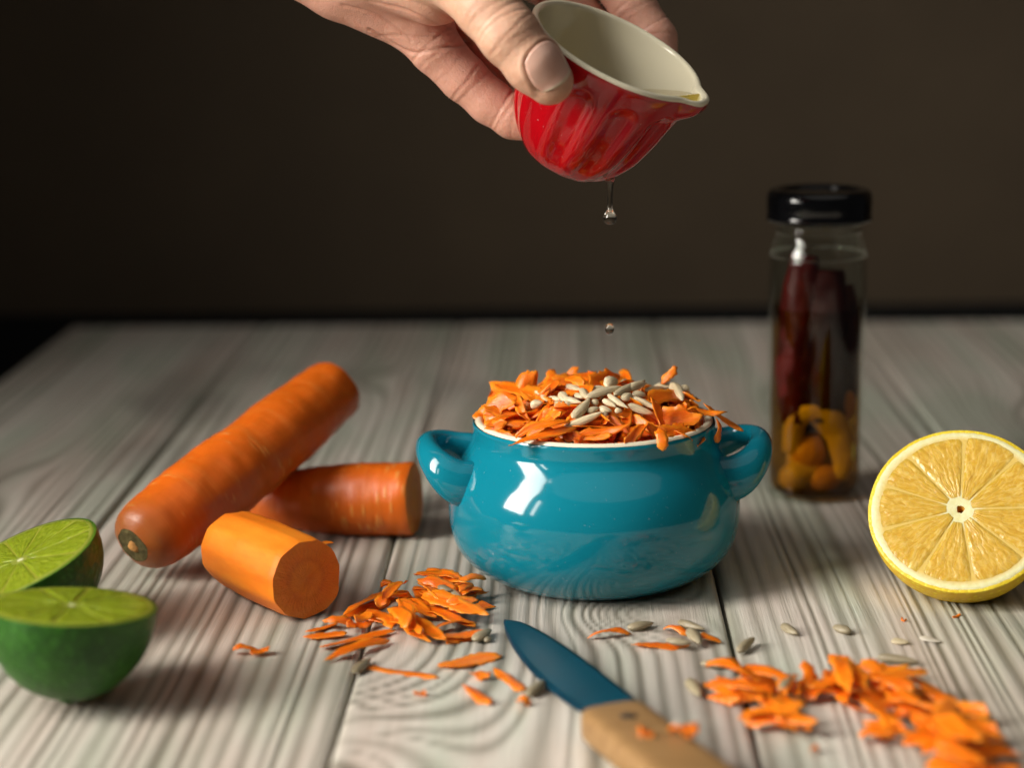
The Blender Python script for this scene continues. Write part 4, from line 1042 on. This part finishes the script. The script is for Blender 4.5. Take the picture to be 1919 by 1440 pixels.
def cup_r(r, z, a):
    d = -z
    fl_ = 0.5+0.5*math.cos(12*(a-0.13)); g = max(0.0, min(1.0, (d-0.75)/0.5)); g = g*g*(3-2*g)
    gtop = max(0.0, min(1.0, (d-0.75-0.35*(1-fl_))/0.35)); 
    r = r - 0.14*gtop*(fl_*fl_*(3-2*fl_))*max(0.0, min(1.0, (4.7-d)/1.2))
    sp = math.exp(-(wrap(a)/0.27)**4)
    return r + 0.42*sp*math.exp(-(d/0.8)**4)
def dense(D, Rv, n, d0, d1):
    pth = catmull([(r, 0, -d) for d, r in zip(D, Rv)], 200)
    zs = np.array([-p.z for p in pth]); rs = np.array([p.x for p in pth])
    out = []
    for k in range(n):
        d = d0+(d1-d0)*k/(n-1); out.append((float(np.interp(d, zs, rs)), -d))
    return out
op = dense(CD, CR, 60, 0.06, 4.54) + [(1.30, -4.62), (1.2, -4.58), (0.0, -4.54)]
V, Fc = lathe(op, 240, lambda r, z, a: cup_r(r, z, a)); obj('body', V, [q[::-1] for q in Fc], RED, cup)
ID = [0.0, 0.4, 1.0, 1.75, 2.5, 3.2, 3.8, 4.15, 4.3]; ID = [d*0.985 for d in ID]; IR = [2.98, 2.93, 2.82, 2.66, 2.46, 2.15, 1.6, 0.9, 0.0]
def in_r(r, z, a):
    d = -z; return r + 0.40*math.exp(-(wrap(a)/0.20)**4)*math.exp(-(max(d, 0)/0.6)**2)
ring = [(3.235, -0.07), (3.225, 0.0), (3.18, 0.05), (3.10, 0.075), (3.03, 0.05), (2.99, 0.0)]
V, Fc = lathe(ring + dense(ID, IR, 40, 0.03, 4.23), 160, lambda r, z, a: in_r(r, z, a) if r < 3.0 else r + (0.42*math.exp(-(wrap(a)/0.27)**4)))
obj('lining', V, Fc, CREAM, cup)
# what is left in it: level surface, body filled down to the lining
def cup_local(p):
    q = p-CUP_O; return q.dot(CUP_S), q.dot(CUP_T), q.dot(CUP_A)
def cup_in(p):
    x, y, z = cup_local(p); d = -z
    if d < 0.02 or d > 4.2: return False
    a = math.atan2(y, x); return math.hypot(x, y) < in_r(float(np.interp(d, ID, IR)), z, a) - 0.005
lip = CUP_O + CUP_S*3.4
LEVEL = lip.z + 0.17
c0 = CUP_O + CUP_S*1.6 - CUP_A*1.0; tt = (LEVEL-c0.z)/CUP_A.z; c0 = c0 + CUP_A*tt
if not cup_in(c0):
    c0 = CUP_O - CUP_A*1.6; c0.z = LEVEL
V = []; Fc = []; NA, NR = 56, 9
for i in range(NA):
    a = 2*math.pi*i/NA; d = Vector((math.cos(a), math.sin(a), 0)); lo, hi = 0.0, 8.0
    for _ in range(28):
        mid = (lo+hi)/2
        if cup_in(c0+d*mid): lo = mid
        else: hi = mid
    for k in range(NR):
        p = c0+d*(lo*k/(NR-1)); V.append(tuple(p))
for i in range(NA):
    for k in range(NR):
        p = Vector(V[i*NR+k]); lo, hi = 0.0, 5.0
        for _ in range(22):
            mid = (lo+hi)/2
            if cup_in(p-Vector((0, 0, mid+0.01))): lo = mid
            else: hi = mid
        V.append((p.x, p.y, p.z-0.004-lo))
for i in range(NA):
    j = (i+1) % NA
    for k in range(NR-1):
        Fc.append((i*NR+k, i*NR+k+1, j*NR+k+1, j*NR+k)); o_ = NA*NR
        Fc.append((o_+i*NR+k, o_+j*NR+k, o_+j*NR+k+1, o_+i*NR+k+1))
tag(obj('dressing', V, Fc, mat_clear('pale_oil', (0.80, 0.74, 0.46), 0.01, 1.3)), 'clear yellowish dressing pooled inside the tilted red cup', 'dressing')
# drips
DROP = mat_drop('dressing_drop', (1.0, 0.97, 0.90))
low = min((CUP_O + CUP_S*(cup_r(r, z, a)*math.cos(a)) + CUP_T*(cup_r(r, z, a)*math.sin(a)) + CUP_A*z for r, z in op for a in [k*math.pi/40 for k in range(80)]), key=lambda p: p.z-0.35*p.x)
dp = [(0.0, 0.10), (0.14, 0.06), (0.19, 0.0), (0.15, -0.1), (0.125, -0.25), (0.10, -0.5), (0.088, -0.8), (0.092, -1.0), (0.12, -1.15), (0.19, -1.27), (0.235, -1.40), (0.22, -1.53), (0.13, -1.62), (0.0, -1.65)]
V, Fc = lathe([(max(p.x, 0), p.z) for p in catmull([(r, 0, z) for r, z in dp], 50)], 24)
o = obj('hanging_drop', V, [q[::-1] for q in Fc], DROP); o.location = (low+Vector((0.0, 0, 0.02)))*CM; tag(o, 'stretched clear drop hanging below the red cup', 'drop')
dp = [(0.0, 0.215), (0.07, 0.20), (0.14, 0.13), (0.165, 0.02), (0.15, -0.09), (0.09, -0.18), (0.0, -0.21)]
V, Fc = lathe([(max(p.x, 0), p.z) for p in catmull([(r, 0, z) for r, z in dp], 24)], 24)
o = obj('falling_drop', V, [q[::-1] for q in Fc], DROP); fp = Vector((3.52, 0.00, 8.93)); o.location = (fp.x*CM, low.y*CM, fp.z*CM); tag(o, 'small clear drop falling freely between cup and bowl', 'drop')

# ------------------------------------------------------------------ the hand
def chain(pts): return [(np.array(p, dtype=np.float32), r) for p, r in pts]
THUMB = chain([((-4.82, 0.60, 22.79), 1.55), ((-1.76, -2.30, 21.53), 1.18), ((-0.63, -3.70, 20.37), 1.02), ((0.06, -4.20, 19.50), 0.98), ((0.84, -4.35, 18.56), 0.92), ((1.36, -4.30, 18.01), 0.80)])
LITTLE = chain([((-3.35, 1.60, 19.90), 1.05), ((-2.61, 1.50, 18.90), 0.92), ((-1.62, 1.50, 17.83), 0.83), ((-0.67, 1.45, 16.95), 0.80), ((0.17, 1.30, 16.42), 0.78), ((0.98, 1.00, 16.17), 0.68)])
RING = chain([((-1.75, 2.60, 20.61), 1.0), ((-0.71, 2.70, 18.98), 0.85), ((0.25, 2.80, 18.00), 0.82), ((1.70, 2.80, 17.31), 0.76), ((3.05, 2.50, 16.83), 0.66)])
MIDDLE = chain([((0.20, 3.30, 21.81), 1.0), ((1.94, 3.70, 20.83), 0.88), ((3.12, 3.80, 19.28), 0.82), ((4.08, 3.40, 17.93), 0.76), ((4.71, 2.60, 16.81), 0.64)])
INDEX = chain([((1.56, 3.20, 23.49), 1.05), ((3.41, 3.60, 21.87), 0.90), ((4.58, 3.35, 20.20), 0.82), ((5.34, 3.00, 19.05), 0.80), ((5.58, 2.50, 17.96), 0.66)])
PALM = [chain([((-8.89, 1.90, 22.94), 1.45), ((-5.90, 1.80, 21.25), 1.36), ((-3.17, 1.70, 19.88), 1.22)]),
        chain([((-7.27, 1.20, 23.73), 1.6), ((-4.65, 0.50, 22.06), 1.62), ((-2.49, -0.60, 21.13), 1.40)]),
        chain([((-7.39, 2.60, 24.51), 1.5), ((-3.64, 2.80, 22.23), 1.35), ((-0.97, 2.90, 20.88), 1.15)]),
        chain([((-6.63, 3.00, 25.44), 1.5), ((-2.48, 3.40, 23.54), 1.35), ((0.39, 3.40, 22.09), 1.15)]),
        chain([((-6.22, 3.00, 26.54), 1.4), ((-1.69, 3.50, 24.84), 1.3), ((1.66, 3.30, 23.58), 1.15)]),
        chain([((-15.57, 4.00, 29.66), 3.0), ((-11.72, 3.00, 26.79), 2.6), ((-8.11, 2.30, 24.69), 2.1), ((-6.24, 2.30, 23.93), 1.8)])]
def sd_chain(p, ch, k=0.25):
    D = None
    for (a, ra_), (b, rb_) in zip(ch[:-1], ch[1:]):
        ba = b-a; pa = p-a; t = np.clip((pa@ba)/(ba@ba), 0, 1)
        d = np.sqrt(np.maximum(((pa - t[:, None]*ba)**2).sum(1), 1e-12)) - (ra_+(rb_-ra_)*t)
        D = d if D is None else smin(D, d, k)
    return D
def smin(a, b, k):
    h = np.clip(0.5+0.5*(b-a)/k, 0, 1); return b*(1-h)+a*h - k*h*(1-h)
_O, _S, _T, _A = [np.array(v, dtype=np.float32) for v in (CUP_O, CUP_S, CUP_T, CUP_A)]
def sd_cup(p):
    q = p-_O; d = -(q@_A); r = np.sqrt((q@_S)**2+(q@_T)**2)
    return np.maximum(np.maximum((r-cup_rout(d))*0.93, -d-0.08), d-4.6)
def sd_palm(p):
    D = None
    for ch in PALM:
        d = sd_chain(p, ch, 0.3); D = d if D is None else smin(D, d, 0.8)
    return D
def sd_hand(p):
    D = sd_palm(p)
    fing = None
    for ch in (LITTLE, RING, MIDDLE, INDEX):
        d = sd_chain(p, ch, 0.2); fing = d if fing is None else smin(fing, d, 0.07)
    D = smin(D, fing, 0.35); D = smin(D, sd_chain(p, THUMB, 0.3), 0.45)
    c = -(sd_cup(p)-0.012)
    return np.maximum(D, c).astype(np.float32)
def surface_nets(fn, lo, hi, h):
    lo = np.array(lo, np.float32); n = np.ceil((np.array(hi)-lo)/h/4).astype(int)*4+1
    cx = [lo[k]+h*4*np.arange((n[k]-1)//4+1, dtype=np.float32) for k in range(3)]
    gc = np.stack(np.meshgrid(*cx, indexing='ij'), -1); dc = fn(gc.reshape(-1, 3)).reshape(gc.shape[:3])
    near = np.abs(dc) < h*4*1.9
    up = np.repeat(np.repeat(np.repeat(near, 4, 0), 4, 1), 4, 2); du = np.repeat(np.repeat(np.repeat(np.sign(dc), 4, 0), 4, 1), 4, 2)
    up = np.pad(up, [(2, 0)]*3, mode='edge')[:n[0], :n[1], :n[2]]; du = np.pad(du, [(2, 0)]*3, mode='edge')[:n[0], :n[1], :n[2]].astype(np.float32)
    idx = np.argwhere(up); pts_ = (lo+idx*np.float32(h)).astype(np.float32)
    val = np.concatenate([fn(pts_[i:i+400000]) for i in range(0, len(pts_), 400000)])
    D = du; D[idx[:, 0], idx[:, 1], idx[:, 2]] = val
    ins = D < 0
    sl = [slice(0, -1), slice(1, None)]
    cnt_ = np.zeros(tuple(n-1), np.int8)
    for a in (0, 1):
        for b in (0, 1):
            for c in (0, 1): cnt_ += ins[sl[a], sl[b], sl[c]]
    act = (cnt_ > 0) & (cnt_ < 8)
    cells = np.argwhere(act); vid = -np.ones(act.shape, np.int64); vid[act] = np.arange(len(cells))
    acc = np.zeros((len(cells), 3)); num = np.zeros(len(cells))
    offs = [np.array(o) for o in ((0,0,0),(1,0,0),(0,1,0),(1,1,0),(0,0,1),(1,0,1),(0,1,1),(1,1,1))]
    for i in range(8):
        for j in range(i+1, 8):
            if np.abs(offs[i]-offs[j]).sum() != 1: continue
            A = cells+offs[i]; B = cells+offs[j]; da = D[A[:, 0], A[:, 1], A[:, 2]]; db = D[B[:, 0], B[:, 1], B[:, 2]]
            c = (da < 0) != (db < 0); t = da[c]/(da[c]-db[c])
            acc[c] += A[c]+(B[c]-A[c])*t[:, None]; num[c] += 1
    Vv_ = lo + acc/num[:, None]*h
    quads = []
    for ax in range(3):
        s0 = [slice(None)]*3; s1 = [slice(None)]*3; s0[ax] = slice(0, -1); s1[ax] = slice(1, None)
        chg = ins[tuple(s0)] != ins[tuple(s1)]
        e = np.argwhere(chg); b, c = (ax+1) % 3, (ax+2) % 3
        e = e[(e[:, b] > 0) & (e[:, c] > 0) & (e[:, b] < n[b]-1) & (e[:, c] < n[c]-1)]
        fl2 = ins[tuple(s0)][e[:, 0], e[:, 1], e[:, 2]]
        def cid(db, dc):
            q = e.copy(); q[:, b] += db; q[:, c] += dc; return vid[q[:, 0], q[:, 1], q[:, 2]]
        q = np.stack([cid(-1, -1), cid(0, -1), cid(0, 0), cid(-1, 0)], 1)
        q[~fl2] = q[~fl2][:, ::-1]
        quads.append(q)
    Q = np.concatenate(quads)
    return Vv_, Q[(Q >= 0).all(1)]
def grad(fn, p, e=0.02):
    g = np.zeros((len(p), 3))
    for k in range(3):
        d = np.zeros(3, np.float32); d[k] = e; g[:, k] = fn(p+d)-fn(p-d)
    return g/np.maximum(np.linalg.norm(g, axis=1, keepdims=True), 1e-9)
allp = np.array([q[0] for ch in PALM+[THUMB, LITTLE, RING, MIDDLE, INDEX] for q in ch]); allr = np.array([q[1] for ch in PALM+[THUMB, LITTLE, RING, MIDDLE, INDEX] for q in ch])
HV, HQ = surface_nets(sd_hand, (allp-allr[:, None]).min(0)-0.4, (allp+allr[:, None]).max(0)+0.4, 0.075)
HV = HV.astype(np.float32)
for _ in range(2):
    HV = (HV - grad(sd_hand, HV)*sd_hand(HV)[:, None]*0.8).astype(np.float32)
HN = grad(sd_hand, HV, 0.06)
disp = np.zeros(len(HV)); crease = np.zeros(len(HV))
def vnoise(p, s, seed):
    r = np.random.default_rng(seed); out = np.zeros(len(p))
    for k in range(6):
        d = r.normal(0, s, 3); out += np.sin(p@d + r.uniform(0, 6.28))
    return out/6
def ring_crease(ch, seg, t, width, depth, gate, skew=(0, 0, 0), seed=0, lim=1.35):
    """a skin fold round one finger at parameter t of a segment"""
    global disp, crease
    (a, ra_), (b, rb_) = ch[seg], ch[seg+1]
    ax = (b-a)/np.linalg.norm(b-a); c = a+(b-a)*t; rr_ = ra_+(rb_-ra_)*t
    q = HV-c; s_ = q@ax + q@np.array(skew) + 0.05*vnoise(HV, 2.2, seed)
    rad_ = q-np.outer(q@ax, ax); dist = np.linalg.norm(rad_, axis=1); g = np.array(gate)/np.linalg.norm(gate)
    w = np.clip(((rad_/np.maximum(dist, 1e-6)[:, None])@g-0.0)/0.5, 0, 1)*(dist < rr_*lim)
    e = np.exp(-(s_/width)**2)*w
    depth *= 0.6
    disp -= depth*e; crease = np.maximum(crease, e*min(1, depth/0.045))
    disp += depth*0.45*np.exp(-((np.abs(s_)-2.2*width)/(1.2*width))**2)*w
CAMW = (-0.05, -1, 0.12)
for k, (sg, t, dpt, sk) in enumerate([(2, 0.05, .022, .10), (2, 0.32, .034, -.08), (2, 0.58, .042, .06), (2, 0.8, .048, -.05), (3, 0.02, .042, .08), (3, 0.2, .034, -.10), (3, .42, .024, .05), (1, .75, .018, 0.08), (1, .55, .012, 0)]):
    ring_crease(THUMB, sg, t, 0.045, dpt, (0.2, -1, 0.35), (sk, 0, sk*0.7), 40+k)
for k, (sg, t, dpt) in enumerate([(0, .9, .05), (1, .15, .03), (2, .15, .045), (2, .4, .03), (3, .55, .05), (3, .8, .028), (1, .6, .015), (4, .3, .02)]):
    ring_crease(LITTLE, sg, t, 0.045, dpt, CAMW, (0.08*(-1)**k, 0, 0), 60+k)
for k, (sg, t, dpt) in enumerate([(1, .9, .05), (2, .2, .035), (2, .75, .04), (3, .1, .03), (1, .5, .02)]):
    ring_crease(INDEX, sg, t, 0.045, dpt, (0.3, -1, 0.3), (0.06*(-1)**k, 0, 0), 80+k)
def palm_line(pts2, width, depth, seed):
    """a fold in the palm; pts given as (x,z), cut straight in along Y"""
    global disp, crease
    pth = catmull([(p[0], 0, p[2]) for p in pts2], 40); best = np.full(len(HV), 9.0)
    X = HV[:, [0, 2]] + 0.05*np.stack([vnoise(HV, 2, seed), vnoise(HV, 2, seed+1)], 1)
    for a, b in zip(pth[:-1], pth[1:]):
        a2 = np.array([a.x, a.z]); b2 = np.array([b.x, b.z]); ba = b2-a2; t = np.clip(((X-a2)@ba)/max(ba@ba, 1e-9), 0, 1)
        best = np.minimum(best, np.linalg.norm(X-a2-t[:, None]*ba, axis=1))
    w = np.clip(-HN[:, 1]*2, 0, 1)
    e = np.exp(-(best/width)**2)*w; disp -= depth*e; crease = np.maximum(crease, e*min(1, depth/0.045))
palm_line([(-4.90, 0.50, 19.58), (-4.16, 0.50, 19.11), (-3.33, 0.50, 18.77), (-2.29, 0.50, 18.94), (-1.35, 0.50, 19.00)], 0.05, 0.07, 5)
palm_line([(-4.72, 0.50, 19.27), (-3.88, 0.50, 19.37), (-2.85, 0.50, 19.28), (-1.90, 0.50, 19.42)], 0.04, 0.03, 7)
palm_line([(-5.78, 0.00, 20.44), (-4.67, 0.00, 20.15), (-3.94, 0.00, 19.68), (-3.39, 0.00, 19.22)], 0.045, 0.035, 9)
palm_line([(-4.84, 0.00, 20.61), (-3.55, 0.00, 20.32), (-2.44, 0.00, 19.85), (-1.52, 0.00, 19.29)], 0.05, 0.04, 11)
palm_line([(-3.54, 0.00, 20.68), (-2.62, 0.00, 20.36), (-1.79, 0.00, 19.84)], 0.04, 0.025, 13)
palm_line([(-4.29, 0.00, 20.24), (-3.37, 0.00, 19.86), (-2.26, 0.00, 19.57)], 0.03, 0.02, 15)
disp += 0.016*vnoise(HV, 1.6, 99) + 0.006*vnoise(HV, 5.0, 98)
# thumb nail: plate laid on the skin, with a raised fold round it
tA, tB = Vector(THUMB[3][0]), Vector(THUMB[5][0]); tax = (tB-tA).normalized()
nout = (-V_F + V_R*0.10 + V_U*0.30); nout = (nout - tax*nout.dot(tax)).normalized(); nside = tax.cross(nout).normalized()
ncen = tA.lerp(tB, 0.80)
NL, NW = 0.74, 0.76
q = HV - np.array(ncen); s_ = q@np.array(tax); w_ = q@np.array(nside); o_ = q@np.array(nout)
def rrect(s, w):
    cr_ = 0.55; dx = np.abs(s)-(NL-cr_); dy = np.abs(w)-(NW-cr_)
    return np.hypot(np.maximum(dx, 0), np.maximum(dy, 0)) + np.minimum(np.maximum(dx, dy), 0) - cr_
sdn = rrect(s_, w_); on = (o_ > 0.15)
notfree = np.clip((NL*0.75 - s_)/0.25, 0, 1)
disp += on*(0.035*np.exp(-((sdn-0.10)/0.07)**2)*notfree - 0.05*np.exp(-(sdn/0.05)**2)*notfree - 0.03*(sdn < 0))
crease = np.maximum(crease, on*np.exp(-(sdn/0.045)**2)*0.7*notfree)
HVf = HV + HN*disp[:, None]
pd = sd_palm(HV); td = sd_chain(HV, THUMB, 0.3)
blush = np.clip(0.85 - 0.75*np.exp(-np.maximum(td, 0)/0.35), 0, 1)
tipd = np.linalg.norm(HV-np.array(tB), axis=1); blush = np.maximum(blush, 0.35*np.exp(-(tipd/0.9)**2))
me = mesh_data('hand', HVf, HQ, mat_skin(), True, {'blush': blush, 'crease': crease})
hand = link('hand', me); tag(hand, 'bare hand reaching from the upper left, tipping the red cup with thumb in front', 'hand')
NA_, NB_ = 20, 20; top_ = []; 
for i in range(NA_+1):
    for j in range(NB_+1):
        uu, vv = i/NA_*2-1, j/NB_*2-1
        kk = 0.8
        s0, w0 = uu*math.sqrt(1-kk*vv*vv/2), vv*math.sqrt(1-kk*uu*uu/2)
        p = ncen + tax*(s0*NL) + nside*(w0*NW) + nout*1.6
        for _ in range(30):
            d = float(sd_hand(np.array([p], dtype=np.float32))[0])
            if d < 0.003: break
            p = p - nout*d*0.9
        lift = 0.012 + 0.03*max(0, uu)**2
        top_.append(p + nout*lift)
V = [tuple(p) for p in top_] + [tuple(p-nout*0.05) for p in top_]; N = len(top_); w = NB_+1; Fc = []
for i in range(NA_):
    for j in range(NB_):
        a = i*w+j; Fc.append((a, a+1, a+w+1, a+w)); Fc.append((N+a, N+a+w, N+a+w+1, N+a+1))
bd = [j for j in range(w)] + [i*w+NB_ for i in range(1, NA_+1)] + [NA_*w+j for j in range(NB_-1, -1, -1)] + [i*w for i in range(NA_-1, 0, -1)]
for a, b in zip(bd, bd[1:]+bd[:1]): Fc.append((a, N+a, N+b, b))
fe = [float(np.clip((i/NA_-0.90)/0.06, 0, 1)) for i in range(NA_+1) for j in range(NB_+1)]*2
Mn = NT('fingernail'); at = Mn.n('ShaderNodeAttribute'); at.attribute_name = 'free_edge'
nc = Mn.ramp(Mn.noise(Mn.coord(), 120, 3, 0.5), [(0.3, (0.60, 0.33, 0.25)), (0.7, (0.68, 0.42, 0.33))])
Mn.set(Base_Color=Mn.mix(at.outputs['Fac'], nc, (0.66, 0.54, 0.40)), Roughness=0.28, Specular_IOR_Level=0.5); sss(Mn, 0.2, (1, 0.4, 0.3), 0.002)
obj('thumbnail', V, Fc, Mn.m, hand, attrs={'free_edge': fe})
